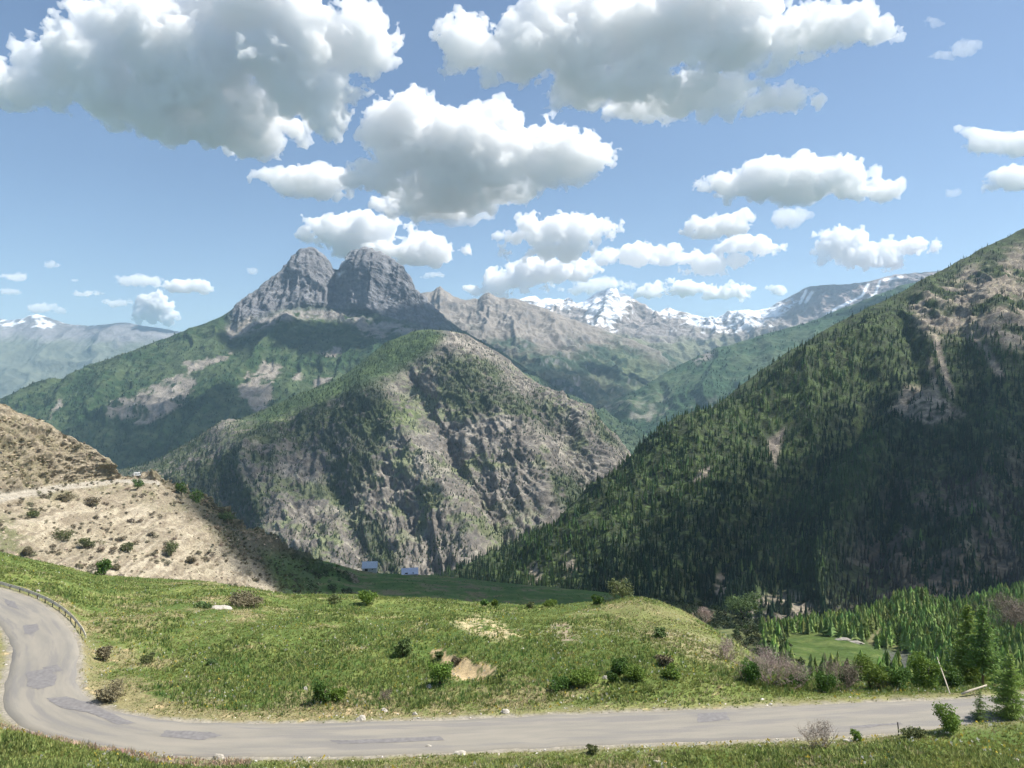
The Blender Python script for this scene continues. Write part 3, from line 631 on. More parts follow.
# road surface
V = []; prof = np.array([-1, -.975, -.7, -.35, 0, .35, .7, .975, 1.])
wob = (fbm(L_[:len(C2)]/3., L_[:len(C2)]*0, None, 301, 3)-.5)*.5; wob2 = (fbm(L_[:len(C2)]/2.5, L_[:len(C2)]*0+9, None, 302, 3)-.5)*.5
for i in range(len(C2)):
    for s in prof:
        w = HW+BEND[i]+(wob[i] if s > 0 else wob2[i]); q = C2[i]+N2[i]*s*w
        V.append((q[0], q[1], RZ+.05*(1-s*s)-(.12 if abs(s) == 1 else 0)))
nr = len(C2); i = np.arange(nr*9).reshape(nr, 9)
Fc = np.stack([i[:-1, :-1], i[1:, :-1], i[1:, 1:], i[:-1, 1:]], -1).reshape(-1, 4)[:, ::-1]
rm, n, L, b = newmat('worn_asphalt')
ge = n.new('ShaderNodeAttribute'); ge.attribute_name = 'UVm'
sx = n.new('ShaderNodeSeparateXYZ'); L(ge.outputs['Vector'], sx.inputs[0])
def nse(vec, s, d=5, r=.6):
    x = n.new('ShaderNodeTexNoise'); x.inputs['Scale'].default_value = s; x.inputs['Detail'].default_value = d; x.inputs['Roughness'].default_value = r; L(vec, x.inputs['Vector']); return x.outputs[0]
def mp(v, a, b_, c, d):
    x = n.new('ShaderNodeMapRange'); L(v, x.inputs[0]); x.inputs[1].default_value = a; x.inputs[2].default_value = b_; x.inputs[3].default_value = c; x.inputs[4].default_value = d; return x.outputs[0]
def mx(f, a, b_):
    x = n.new('ShaderNodeMix'); x.data_type = 'RGBA'
    if isinstance(f, float): x.inputs[0].default_value = f
    else: L(f, x.inputs[0])
    for k, v in ((6, a), (7, b_)):
        if isinstance(v, tuple): x.inputs[k].default_value = (*v, 1)
        else: L(v, x.inputs[k])
    return x.outputs[2]
def sc3(x, y, z):
    m_ = n.new('ShaderNodeVectorMath'); m_.operation = 'MULTIPLY'; L(ge.outputs['Vector'], m_.inputs[0]); m_.inputs[1].default_value = (x, y, z); return m_.outputs[0]
base = mx(mp(nse(sc3(.12, .9, 1), 1.), .38, .62, 0, 1), (.19, .177, .152), (.245, .222, .182))
base = mx(mp(nse(sc3(.05, .55, 1), 1.7, 3), .52, .60, 0, .75), base, (.165, .155, .145))    # long dark repairs along the lane
base = mx(mp(nse(sc3(1, 1, 1), 14, 3), .45, .75, 0, .35), base, (.33, .30, .25))
pa = n.new('ShaderNodeAttribute'); pa.attribute_name = 'Patch'
base = mx(pa.outputs['Fac'], base, (.10, .10, .105))
L(base, b.inputs['Base Color']); b.inputs['Roughness'].default_value = .9
bp = n.new('ShaderNodeBump'); bp.inputs['Distance'].default_value = .01; L(nse(sc3(1, 1, 1), 30), bp.inputs['Height']); L(bp.outputs[0], b.inputs['Normal'])
me = mesh_np('road', np.array(V), Fc, rm)
UV = np.zeros((nr*9, 3)); UV[:, 0] = np.repeat(L_[:nr], 9); UV[:, 1] = np.tile(prof*HW, nr)
a = me.attributes.new('UVm', 'FLOAT_VECTOR', 'POINT'); a.data.foreach_set('vector', UV.astype(np.float32).ravel())
road_o = tag(link('road', me), kind='structure')
# tar repairs: thin sheets on the asphalt
tar = plain_mat('tar_repair', (.165, .155, .15), .85, sc=3, var=.2)
def strip(pts_px, name='road_patch'):
    V = []; 
    for a_, b_ in pts_px:
        Y = -RZ*F/(b_-CY); V.append(((a_-CX)/F*Y, Y))
    V = np.array(V); c = V.mean(0)
    # subdivide the outline raggedly and drape it on the crown
    o = []
    for k in range(len(V)):
        for j in range(6): o.append(V[k]*(1-j/6)+V[(k+1) % len(V)]*j/6+RG.normal(0, .05, 2))
    o = np.array(o)
    d1 = roaddist(o[:, 0], o[:, 1]); z = RZ+.05*(1-np.clip(d1/HW, 0, 1)**2)+.016
    zc = RZ+.05*(1-min(1, roaddist(np.array([c[0]]), np.array([c[1]]))[0]/HW)**2)+.018
    VV = [(c[0], c[1], zc)]+[(q[0], q[1], zz) for q, zz in zip(o, z)]
    me = bpy.data.meshes.new(name); m_ = len(o); me.from_pydata(VV, [], [(0, 1+k, 1+(k+1) % m_) for k in range(m_)]); me.materials.append(tar)
    return tag(link(name, me), kind='structure')
strip([(23, 626), (37, 624), (40, 630), (30, 635), (24, 634)])
strip([(27, 672), (44, 670), (57, 676), (54, 686), (38, 690), (27, 687)])
strip([(42, 668), (58, 665), (62, 671), (48, 674)])
strip([(46, 699), (66, 697), (90, 703), (112, 714), (138, 724), (118, 725), (90, 714), (60, 708)])
strip([(698, 714), (727, 712.5), (730, 721), (697, 723)])
strip([(165, 731), (210, 733), (222, 736), (200, 741), (160, 737)])
strip([(2, 598), (14, 602), (20, 611), (8, 606)])
strip([(850, 726.5), (900, 723), (902, 725), (850, 728.5)])
strip([(330, 741), (440, 737), (445, 741), (340, 745)])
# ================================================================== FOREST MASSES
CDEN = .02; EXPO = .8; HAZE = 4.2e-5
fm = foliage_mat('conifer_needles_far', attr=True, trans=.12, var=.35, hue=0)
fmn = foliage_mat('grass_blades', attr=True, trans=.4, var=.2, hue=0)
TPL = [conifer_tpl(8, 4, s, .17) for s in range(5)]+[conifer_tpl(8, 3, s+9, .21) for s in range(3)]
TP2 = [conifer_tpl(5, 2, s, .2) for s in range(4)]
TP3 = [conifer_tpl(4, 1, s, .32) for s in range(3)]
def rnd_blob(seed, k=70, flat=.8, sz=.085):
    """small loose broadleaf crown of leaf clumps"""
    r = np.random.default_rng(seed); V = []; Fs = []
    for _ in range(k):
        d = r.normal(size=3); d /= np.linalg.norm(d); c = d*r.uniform(.2, .45)*np.array((1, 1, .9))+np.array((0, 0, .5))
        a, b = r.normal(size=3)*sz, r.normal(size=3)*sz; i = len(V); V += [c+a, c+b, c-a-b*.4]; Fs.append((i, i+1, i+2))
    return np.array(V), np.array(Fs)
BLB = [rnd_blob(s) for s in range(5)]; BLS = [rnd_blob(s+20, 14, .8, .15) for s in range(4)]
# right-hand mountain
pos, ii, jj = scatter(wall, wall_mask, 20000, 21)
qx, qy = wall['ppx'][ii, jj], wall['ppy'][ii, jj]
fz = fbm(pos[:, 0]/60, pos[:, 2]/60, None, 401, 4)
sunlit_spine = np.exp(-(linedist(qx, qy, [(880, 345), (800, 385), (745, 425), (705, 470), (630, 510), (540, 560)])/24)**2)  # sunlit strip along the rib, painted in as lighter tree colour
light = np.clip(sunlit_spine*.9+sstep(.5, .62, fz)*.5, 0, 1)
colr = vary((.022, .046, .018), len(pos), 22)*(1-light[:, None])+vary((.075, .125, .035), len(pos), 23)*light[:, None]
brushy = inpoly(qx, qy, [(830, 620), (850, 540), (900, 480), (960, 460), (1060, 440), (1060, 600), (900, 640)], 30)*sstep(.45, .55, fz)
colr = colr*(1-brushy[:, None])+vary((.07, .062, .05), len(pos), 24)*brushy[:, None]
hgt = (6+10*RG.random(len(pos))**1.3)*np.where(qy < 330, .75, 1)
wall_tr = (pos, hgt, colr, qx, qy)
# spur: candidates for single trees
spos, si, sj = scatter(spur, spur_mask, 3400, 31)
sqx, sqy = spur['ppx'][si, sj], spur['ppy'][si, sj]
shg = (3.6+4.2*RG.random(len(spos)))
kv = (sqx < 1035) & (sqx > 760)
spos, shg, sqx, sqy = spos[kv], shg[kv], sqx[kv], sqy[kv]
# the 300 that show largest stand as single trees: spur first, then the foot of the mountain
app = np.r_[shg/spos[:, 1], hgt/pos[:, 1]*((qx > 600) & (qx < 1024) & (qy < 585) & ((qx < 760) | (qy < 570)))]
NS = 215
so = np.argsort(-shg/spos[:, 1]); ssel = so[:NS]
wapp = hgt/pos[:, 1]*((qx > 470) & (qx < 1024) & (qy < 575) & ((qx < 850) | (qy < 560))); wsel = np.argsort(-wapp)[:70]
wm = np.ones(len(pos), bool); wm[wsel] = False
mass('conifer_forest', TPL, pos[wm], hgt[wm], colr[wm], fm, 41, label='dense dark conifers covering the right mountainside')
smk = np.ones(len(spos), bool); smk[ssel] = False
mass('spur_forest', [conifer_tpl(9, 5, s, .3) for s in range(70, 76)], spos[smk], shg[smk]*.95, vary((.14, .205, .055), int(smk.sum()), 33, .45), fm, 42, 1.2)
tmats = [foliage_mat('spruce_green', (.12, .20, .055), .35, .25), foliage_mat('larch_green', (.22, .31, .08), .35, .3), foliage_mat('dark_spruce', (.028, .052, .02), .3, .12)]
def std(tpl, mat):
    return mesh_np('conifer', tpl[0], tpl[1], mat, None, False)
tm = {(k, m): std(conifer_tpl(11, 7, 60+k, .2), tmats[m]) for k in range(4) for m in range(3)}
for q, (P_, H_, sel, lab, grp) in enumerate([(spos, shg, ssel, 'small green conifer in the sunlit wood on the right-hand spur', 'conifers on the spur'),
                                  (pos, hgt, wsel, 'tall conifer low down in the forest on the right mountainside', 'conifers low on the mountainside')]):
    for i in sel:
        k = random.randrange(4); m = (random.random() < .6)*1 if q == 0 else (2 if random.random() < .65 else 0)
        o = link('conifer', tm[(k, m)], None, Vector(P_[i])-Vector((0, 0, .2)), random.random()*6, H_[i]); o.scale = (H_[i]*random.uniform(.85, 1.25)*(1.4 if q == 0 else 1),)*2+(H_[i],)
        tag(o, lab, 'tree', grp)
# middle mountain, back mountain, side valley: woods as masses
pos, ii, jj = scatter(central, central_mask, 10000, 51)
mass('mountain_woodland', TP2, pos, 6+6*RG.random(len(pos)), vary((.028, .048, .022), len(pos), 52), fm, 53, 1.1)
pos, ii, jj = scatter(central, np.ones_like(central_mask)*(.10+.9*sstep(.45, .6, fbm(central['X']/60, central['Z']/60, central['Y']/60, 405, 3))), 12000, 54)
mass('mountain_scrub', TP3, pos, 2.5+4.5*RG.random(len(pos)), vary((.045, .065, .028), len(pos), 55), fm, 56, 1.3)
pos, ii, jj = scatter(twin, np.clip(twin_mask, 0, 1), 11000, 57)
mass('far_woodland', TP3, pos, 9+9*RG.random(len(pos)), vary((.026, .05, .022), len(pos), 58), fm, 59, 1.3)
pos, ii, jj = scatter(valley, valley_mask, 5500, 60)
mass('valley_woodland', TP3, pos, 10+10*RG.random(len(pos)), vary((.026, .052, .022), len(pos), 61), fm, 62, 1.3)
# scrub and stones of the hillside
def stone_tpl(s):
    r = np.random.default_rng(s); n = 9; V = r.normal(size=(n, 3)); V /= np.linalg.norm(V, axis=1, keepdims=True); V = V*(r.uniform(.3, .55, (n, 1)))*np.array((1.2, .9, .6))
    import bmesh
    b = bmesh.new(); [b.verts.new(v) for v in V]; h_ = bmesh.ops.convex_hull(b, input=list(b.verts)); b.verts.ensure_lookup_table(); b.verts.index_update()
    vs = np.array([v.co[:] for v in b.verts]); fs = np.array([[v.index for v in f.verts] for f in b.faces if len(f.verts) == 3]); b.free(); return vs, fs
STN = [stone_tpl(s) for s in range(6)]
am = terrain_mat('stone', 1.2, .05, .25)
hq = (hill['ppx'] < 420)
hm_ = (.35+.65*sstep(.5, .6, hill_nm))*hq
pos, ii, jj = scatter(hill, hm_*(1-.6*hill_dk), 9000, 71)
mass('loose_stones', STN, pos, .35+1.9*RG.random(len(pos))**4, vary((.33, .27, .20), len(pos), 72, .5, .06), am, 73)
pos, ii, jj = scatter(hill, sstep(.47, .6, hill_nm)*(1-.75*hill_sc)*hq+.10*hq+hill_dk*1.3*hq, 3800, 74)
dk_ = hill_dk[ii, jj][:, None]
mass('hillside_scrub', BLB, pos, .5+1.2*RG.random(len(pos)), vary((.13, .11, .065), len(pos), 75, .45)*(1-dk_)+vary((.07, .08, .04), len(pos), 76)*dk_, fm, 77, 1.6)
pos, ii, jj = scatter(hill, sstep(.5, .6, fbm(hill['X']/14, hill['Z']/10, hill['Y']/14, 409, 3))*(hill['ppx'] < 260)*(hill['ppy'] > 430), 330, 171)
mass('grey_scrub_clumps', BLB, pos, 1.2+1.8*RG.random(len(pos)), vary((.17, .145, .095), len(pos), 172, .35, .1), fm, 173, 1.9)
pos, ii, jj = scatter(hill, sstep(.46, .6, hill_nm)*(hill['ppx'] < 130)*(hill['ppy'] < 478)+hill_dk*.5, 420, 174)
mass('hillside_boulders', STN, pos, .9+2.2*RG.random(len(pos))**2, vary((.30, .245, .17), len(pos), 175, .3, .05)*(1-.6*hill_dk[ii, jj][:, None]), am, 176, 1.2)
pos, ii, jj = scatter(terr, np.ones_like(terr['X']), 5000, 78)
mass('pasture_growth', BLS, pos, .4+.6*RG.random(len(pos)), vary((.055, .10, .025), len(pos), 79), fm, 80, 1.5)
mk_ = np.clip(inpoly(terr['ppx'], terr['ppy'], [(650, 595), (700, 600), (770, 620), (775, 640), (700, 630), (640, 610)], 6)+.8*inpoly(terr['ppx'], terr['ppy'], [(255, 550), (330, 562), (360, 600), (300, 610), (260, 575)], 8)*(fbm(terr['X']/6, terr['Y']/6, None, 408, 3) > .5), 0, 1)
pos, ii, jj = scatter(terr, mk_, 350, 81)
mass('pasture_thicket', BLB, pos, 2+3*RG.random(len(pos)), vary((.05, .07, .03), len(pos), 82), fm, 83, 1.1)
pos, ii, jj = scatter(spur, inpoly(spur['ppx'], spur['ppy'], [(735, 620), (780, 630), (790, 664), (800, 672), (760, 690), (735, 660)], 6)+.25*(spur['ppy'] > 668), 900, 84)
mass('ravine_thicket', BLB, pos, 1+1.8*RG.random(len(pos)), vary((.055, .075, .032), len(pos), 85), fm, 86, 1.2)

# ================================================================== GRASS
def tuft(s, n=6, lean=.45, w=.13):
    r = np.random.default_rng(s); V = []; Fs = []
    for i in range(n):
        a = r.random()*6.28; d = np.array((math.cos(a), math.sin(a), 0)); q = np.array((-d[1], d[0], 0)); b = d*r.uniform(0, .3); i0 = len(V)
        V += [b-q*w, b+q*w, b+d*r.uniform(.1, lean)+np.array((0, 0, r.uniform(.6, 1)))]; Fs.append((i0, i0+1, i0+2))
    return np.array(V), np.array(Fs)
TF = [tuft(s) for s in range(8)]; TH = [tuft(s+30, 5, .18, .07) for s in range(5)]
def near_scatter(n, seed, ymin=38, ymax=185, pw=1.25, filt=None):
    r = np.random.default_rng(seed)
    u = r.random(n*2); k = 1-pw; Y = (ymin**k+(ymax**k-ymin**k)*u)**(1/k)
    px = r.uniform(-25, 1050, n*2); X = (px-CX)/F*Y
    ye = np.interp(px, EDGE[:, 0], EDGE[:, 2]); rd = roaddist(X, Y)
    ok = (Y < ye+3) & (rd > HW+.15)
    X, Y, rd, px = X[ok][:n], Y[ok][:n], rd[ok][:n], px[ok][:n]
    z = ground_z(X, Y, True, rd); return np.stack([X, Y, z], 1), rd, px, CY-F*z/Y
pos, rd, px, py = near_scatter(125000, 91)
n1 = fbm(pos[:, 0]/6, pos[:, 1]/6, None, 211, 4); n2 = fbm(pos[:, 0]/22, pos[:, 1]/22, None, 213, 3); n3 = fbm(pos[:, 0]/1.6, pos[:, 1]/1.6, None, 214, 3); n4 = fbm(pos[:, 0]/4, pos[:, 1]/9, None, 215, 3)
bad = np.maximum.reduce([inpoly(px, py, [(424, 650), (436, 648), (452, 653), (470, 661), (497, 667), (497, 675), (478, 679), (462, 683), (450, 676), (446, 667), (434, 658)], 5), .75*inpoly(px, py, [(450, 622), (478, 614), (500, 622), (524, 637), (500, 641), (468, 632)], 5), .7*inpoly(px, py, [(550, 624), (566, 622), (582, 640), (562, 644)], 4)])
shoulder_ = sstep(HW+1.6, HW+.4, rd+1.2*(n3-.5)*2)
keep = RG.random(len(pos)) > np.maximum(bad, shoulder_*.8)
pos, rd, px, py, n1, n2, n3, n4 = (a[keep] for a in (pos, rd, px, py, n1, n2, n3, n4))
N_ = len(pos)
lush = sstep(.42, .6, n1*.5+n4*.5)
knl = inpoly(px, py, [(590, 607), (640, 600), (680, 612), (750, 655), (735, 672), (690, 660), (640, 635)], 10)
verge = sstep(HW+5, HW+.8, rd+3*(n1-.5))
dryg = np.clip(sstep(.5, .64, n2*.4+n1*.35+n3*.25)*.8+verge*.7*sstep(.4, .55, n3)+knl*.55, 0, 1)
g1 = vary((.235, .265, .075), N_, 92, .3, .12); g2_ = vary((.15, .195, .055), N_, 93, .3, .12); g3_ = vary((.40, .355, .195), N_, 94, .25, .06); g4_ = vary((.32, .36, .12), N_, 95, .25, .08)
colr = g1*(1-lush[:, None])+g2_*lush[:, None]
flk = (RG.random(N_) < .16+.18*sstep(.5, .6, n4)); colr[flk] = g4_[flk]
isd = RG.random(N_) < dryg*.75; colr[isd] = g3_[isd]
pk = (pos[:, 1] < np.interp(px, NEARP[:, 0], NEARP[:, 1])+.5) & (px < 250) & (rd < HW+3.2) & (RG.random(N_) < .6); colr[pk] = vary((.42, .33, .23), N_, 97)[pk]
h_ = (.16+.20*RG.random(N_))*(1-.45*dryg)*(.8+.5*lush)*(1-.45*verge)
h_[pk] *= 2.0
mass('meadow_grass', TF, pos, h_, colr, fmn, 98, 1.25, 'green and straw coloured meadow grass')
# tall leafy stalks standing in drifts
pos, rd, px, py = near_scatter(30000, 191, 60, 175)
d4 = fbm(pos[:, 0]/9, pos[:, 1]/9, None, 216, 3); keep = (d4 > .47) & (rd > HW+4) & (RG.random(len(pos)) < .8)
keep &= inpoly(px, py, [(424, 650), (436, 648), (470, 661), (497, 667), (497, 675), (462, 683), (450, 676)], 2) < .3
keep &= inpoly(px, py, [(600, 607), (640, 600), (680, 612), (750, 655), (735, 672), (690, 660), (640, 635)], 8) < .5
pos = pos[keep]; cc = vary((.11, .19, .05), len(pos), 192); l_ = RG.random(len(pos)) < .3; cc[l_] = vary((.36, .39, .15), len(pos), 193)[l_]
mass('tall_herbs', TH, pos, .35+.3*RG.random(len(pos)), cc, fmn, 194, .9)
pos, rd, px, py = near_scatter(5200, 291, 44, 150); n5 = fbm(pos[:, 0]/5, pos[:, 1]/5, None, 292, 3); pos = pos[(n5 > .52) & (rd > HW+.4)]; fc = np.where(RG.random((len(pos), 1)) < .55, np.array((.72, .70, .62)), np.array((.65, .50, .08)))
mass('wildflowers', [rnd_blob(s, 5, .8, .3) for s in (91, 92)], pos+np.array((0, 0, .16)), .09+.09*RG.random(len(pos)), fc*(.8+.3*RG.random((len(pos), 1))), fmn, 293)
# pale pebbles strewn over the verges
pos, rd, px, py = near_scatter(9000, 195, 44, 150); keep = ((rd < HW+2.2) & (RG.random(len(pos)) < .35)) | (RG.random(len(pos)) < .012) | ((px < 30) & (py > 620) & (py < 690) & (RG.random(len(pos)) < .5))
pos = pos[keep]; mass('pebbles', STN, pos+np.array((0, 0, .03)), .08+.25*RG.random(len(pos))**3, vary((.50, .46, .40), len(pos), 196, .25, .05), am, 197)

# ================================================================== PLANTS AND TREES THAT STAND SINGLY
leafm = {'green': foliage_mat('shrub_leaves', (.075, .145, .03), .25, .3), 'bright': foliage_mat('spring_leaves', (.14, .22, .04), .25, .35), 'dark': foliage_mat('dark_leaves', (.10, .155, .05), .25, .2),
         'larch': foliage_mat('larch_needles', (.25, .36, .09), .25, .4), 'spruce': foliage_mat('spruce_needles', (.16, .25, .07), .25, .35), 'brown': foliage_mat('brown_leaves', (.19, .165, .10), .25, .2), 'olive': foliage_mat('olive_leaves', (.13, .15, .06), .25, .25)}
bark = plain_mat('bark', (.14, .11, .085), .9); twigm = plain_mat('pinkish_twigs', (.34, .26, .23), .9, var=.2); twigd = plain_mat('grey_brown_twigs', (.20, .155, .12), .9, var=.2)
def leaf_cloud(blobs, n, ls, seed):
    """n leaf faces in the outer shell of irregular lobes; sizes in metres"""
    r = np.random.default_rng(seed); bl = np.array(blobs, float); w = (bl[:, 3]*bl[:, 4])**1.0; w /= w.sum()
    k = r.choice(len(bl), n, p=w); d = r.normal(size=(n, 3)); d /= np.linalg.norm(d, axis=1, keepdims=True)
    rad = r.random(n)**.45*(1+.3*(vnoise(d[:, 0]*2.5+k, d[:, 1]*2.5, d[:, 2]*2.5, seed)-.5)*2)
    c = bl[k, :3]+d*rad[:, None]*bl[k][:, [3, 3, 4]]
    a = r.normal(size=(n, 3)); a /= np.linalg.norm(a, axis=1, keepdims=True); b = np.cross(a, r.normal(size=(n, 3))); b /= np.linalg.norm(b, axis=1, keepdims=True)
    s = ls*(.6+.8*r.random((n, 1)))
    V = np.stack([c-a*s, c+b*s*.55, c+a*s, c-b*s*.55], 1).reshape(-1, 3); V[:, 2] = np.maximum(V[:, 2], .02)
    return V, np.arange(n*4).reshape(n, 4)
def twigs(mb, h, w, n, seed, rad=.02, up=.6, k=4):
    """bare branching stems from the ground"""
    r = random.Random(seed)
    def br(p, d, L, rr, lv):
        pts = [p]; q = p; dd = d.copy()
        for _ in range(3):
            dd = (dd+Vector((r.gauss(0, .18), r.gauss(0, .18), r.gauss(.05, .1)))).normalized(); q = q+dd*L/3; pts.append(q)
        mb.tube(pts, [rr, rr*.8, rr*.6, rr*.35], k, False)
        if lv:
            for _ in range(r.choice((3, 4))):
                i = r.choice((1, 2, 3)); nd = (dd+Vector((r.gauss(0, .6), r.gauss(0, .6), r.gauss(.15, .4)))).normalized(); br(pts[i], nd, L*r.uniform(.5, .75), rr*.6, lv-1)
    for _ in range(n):
        a = r.random()*6.28; d = Vector((math.cos(a)*w, math.sin(a)*w, up)).normalized(); br(Vector((math.cos(a)*.05*h, math.sin(a)*.05*h, -.05)), d, h*r.uniform(.4, .62), rad, 2)
def empty(name, loc, label, cat, group=None, rz=0):
    o = bpy.data.objects.new(name, None); COL.objects.link(o); o.location = loc; o.rotation_euler = (0, 0, rz); o.empty_display_size = .3
    return tag(o, label, cat, group)
def lobes(h, w, seed, k=6):
    r = random.Random(seed); o = [(0, 0, h*.5, w*.36, h*.36)]
    for _ in range(k):
        a = r.random()*6.28; q = r.uniform(.15, .34)*w; z = r.uniform(.25, .78)*h; s = r.uniform(.16, .27); o.append((math.cos(a)*q, math.sin(a)*q, z, w*s, h*s))
    return o
def bush(loc, h, w, mat, label, name='bush', cat='bush', seed=1, n=420, ls=None, group=None, stems=True):
    """loc ground point, h and w metres"""
    t = empty(name, loc, label, cat, group)
    V, Fq = leaf_cloud(lobes(h, w, seed), n, ls or max(.07, h*.055), seed)
    link('foliage', mesh_np('foliage', V, Fq, leafm[mat], None, False), t)
    if stems:
        mb = MB(); r = random.Random(seed)
        for _ in range(5):
            a = r.random()*6.28; mb.tube([(0, 0, -.1), (math.cos(a)*w*.12, math.sin(a)*w*.12, h*.35), (math.cos(a)*w*.25, math.sin(a)*w*.25, h*.7)], [.04*h/2, .03*h/2, .012*h/2], 5)
        link('stem', mb.mesh('stem', bark, True), t)
    return t
def bare(loc, h, w, label, seed=1, mat=None, n=9, name='bare_shrub', cat='shrub', rad=.02, group=None):
    mb = MB(); twigs(mb, h, w, n, seed, rad); t = empty(name, loc, label, cat, group); link('stem', mb.mesh('stem', mat or twigm, True), t)
    r = np.random.default_rng(seed); k_ = int(500+h*220); V, Fq = leaf_cloud([(a*h*.28, b*h*.28, h*c_, h*.28, h*.26) for a, b, c_ in r.uniform((-1, -1, .45), (1, 1, .75), (5, 3))], k_, 1, seed)
    c = V.reshape(-1, 4, 3); m_ = c.mean(1, keepdims=True); d = r.normal(size=(k_, 3))+np.array((0, 0, .6)); d /= np.linalg.norm(d, axis=1, keepdims=True); sd_ = np.cross(d, r.normal(size=(k_, 3))); sd_ /= np.linalg.norm(sd_, axis=1, keepdims=True)
    L1 = h*.06*(.5+r.random((k_, 1, 1))); wd_ = max(.008, rad*.35); c = m_+np.stack([-d, sd_*0, d, sd_*0], 1)*L1+np.stack([d*0, sd_, d*0, -sd_], 1)*wd_
    link('twigs', mesh_np('twigs', c.reshape(-1, 3), np.arange(k_*4).reshape(-1, 4), mat or twigm, None, False), t); return t
def px_h(Y, n): return n*Y/F

# -- meadow shrubs (base pixel, height px, width px, look, label)
MS = [
 (403, 656, 19, 18, 'dark', 'dark green bush on the meadow slope left of the bare sand patch'),
 (322, 704, 24, 20, 'green', 'green bush with bright right side near the road below the meadow'),
 (337, 701, 15, 20, 'bright', 'low yellow-green bush touching the right of the green roadside bush'),
 (439, 658, 7, 10, 'dark', 'small dark bush at the top edge of the sand patch'),
 (456, 665, 8, 11, 'brown', 'small brown bush in the middle of the sand patch'),
 (440, 684, 22, 26, 'bright', 'loose light green shrub just below the sand patch'),
 (104, 572, 17, 15, 'green', 'round green bush where the meadow meets the scree'),
 (112, 701, 18, 30, 'brown', 'brown tangled bush at the inside edge of the road bend'),
 (103, 660, 15, 16, 'brown', 'reddish low shrub in the grass right of the guardrail end'),
 (148, 664, 12, 14, 'olive', 'small olive shrub alone in the left meadow'),
 (247, 607, 12, 44, 'brown', 'wide brown heath bush by the long pale rock'),
 (212, 665, 7, 12, 'dark', 'tiny dark tuft bush in the middle of the left meadow'),
 (205, 608, 6, 20, 'dark', 'flat dark bush left of the long pale rock'),
 (368, 604, 14, 20, 'bright', 'leafy light green bush on the meadow crest below the barns'),
 (335, 604, 8, 16, 'olive', 'low olive bush on the left part of the meadow crest'),
 (484, 606, 7, 9, 'green', 'little green bush on the meadow crest left of centre'),
 (495, 607, 9, 8, 'bright', 'little bright green bush right beside the green one on the meadow crest'),
 (550, 607, 9, 14, 'bright', 'twiggy light bush with pinkish stems on the meadow crest'),
 (531, 608, 6, 9, 'olive', 'small olive bush at the middle of the meadow crest'),
 (598, 605, 10, 13, 'green', 'round green bush on the crest left of the lone crest tree'),
 (660, 638, 11, 15, 'dark', 'dark bush high on the right-hand knoll slope'),
 (664, 667, 14, 18, 'brown', 'brown bush low on the knoll above two green bushes'),
 (621, 674, 18, 18, 'green', 'dark green bush at the foot of the knoll'),
 (634, 680, 18, 26, 'bright', 'pale green bush at the foot of the knoll beside the darker one'),
 (670, 678, 15, 18, 'bright', 'pale green bush below the brown bush on the knoll'),
 (612, 684, 13, 13, 'green', 'small green bush below the knoll nearest its left end'),
 (585, 684, 16, 34, 'bright', 'wide light green shrub in the grass left of the knoll bushes'),
 (560, 688, 12, 24, 'green', 'low green shrub left of the wide light green one below the knoll'),
 (750, 682, 25, 22, 'green', 'upright green bush in front of the pink leafless tree'),
 (797, 684, 15, 24, 'green', 'rounded green bush behind the road right of the pink leafless tree'),
 (825, 692, 19, 22, 'green', 'dense dark-edged green bush standing right at the roadside'),
 (850, 688, 24, 22, 'dark', 'dark bush between the brown shrub and the bright roadside bush'),
 (872, 690, 30, 34, 'bright', 'tall bright green bush behind the road'),
 (895, 690, 24, 30, 'green', 'green bush behind the road well left of the leaning dead trunk'),
 (925, 690, 36, 30, 'bright', 'bright green bush left of the leaning dead trunk'),
 (952, 690, 26, 24, 'green', 'green bush beneath the big conifer, right of the leaning trunk'),
 (786, 634, 13, 17, 'bright', 'bright green bush at the head of the dark green clearing'),
 (592, 754, 9, 13, 'olive', 'low dry bush on the near verge of the road'),
 (857, 741, 11, 12, 'bright', 'small green sprig bush on the near verge left of the black post'),
 (912, 738, 12, 24, 'olive', 'low olive bush at the foot of the black post'),
 (947, 731, 30, 26, 'bright', 'airy light green shrub on the near bank left of the small conifer'),
]
for k, (a, b, hp, wp, m, lab) in enumerate(MS):
    g_ = gpt(a, b)
    if a in (786,): g_ = at_patch(spur, a, b)
    Y = g_.y; h, w_ = px_h(Y, hp*1.1), px_h(Y, wp*1.1)
    bush(g_-Vector((0, 0, .12)), h, w_, m, lab, seed=100+k, n=int(260+hp*wp*2.6), ls=max(.07, px_h(Y, 1.1)))
for a, b, hp, wp, lab, m, n_ in [
 (771, 683, 44, 38, 'large pinkish leafless tree behind the roadside bushes', twigm, 20), (795, 686, 30, 26, 'smaller pinkish leafless shrub right of the large leafless tree', twigm, 9),
 (840, 690, 34, 26, 'brown leafless shrub among green bushes behind the road', twigd, 12), (744, 680, 16, 16, 'low grey leafless shrub left of the large leafless tree', twigd, 8),
 (704, 622, 16, 18, 'pinkish leafless shrub high on the right edge of the knoll', twigm, 9), (726, 660, 24, 20, 'grey leafless shrub halfway down the right edge of the knoll', twigm, 9),
 (820, 748, 30, 40, 'dry reddish bare stems on the near verge', twigd, 16), (880, 690, 22, 26, 'pale leafless shrub at the back of the roadside thicket', twigd, 9), (385, 702, 13, 12, 'dry brown stalks at the far verge below the sand patch', twigd, 8)]:
    g_ = gpt(a, b); Y = g_.y; h = px_h(Y, hp); bare(g_-Vector((0, 0, .1)), h*1.05, .75, lab, seed=a, mat=m, n=n_, rad=max(.02, px_h(Y, .35)), cat='tree' if 'tree' in lab[:30] else 'shrub', name='leafless_tree' if 'leafless tree behind' in lab else 'bare_shrub')
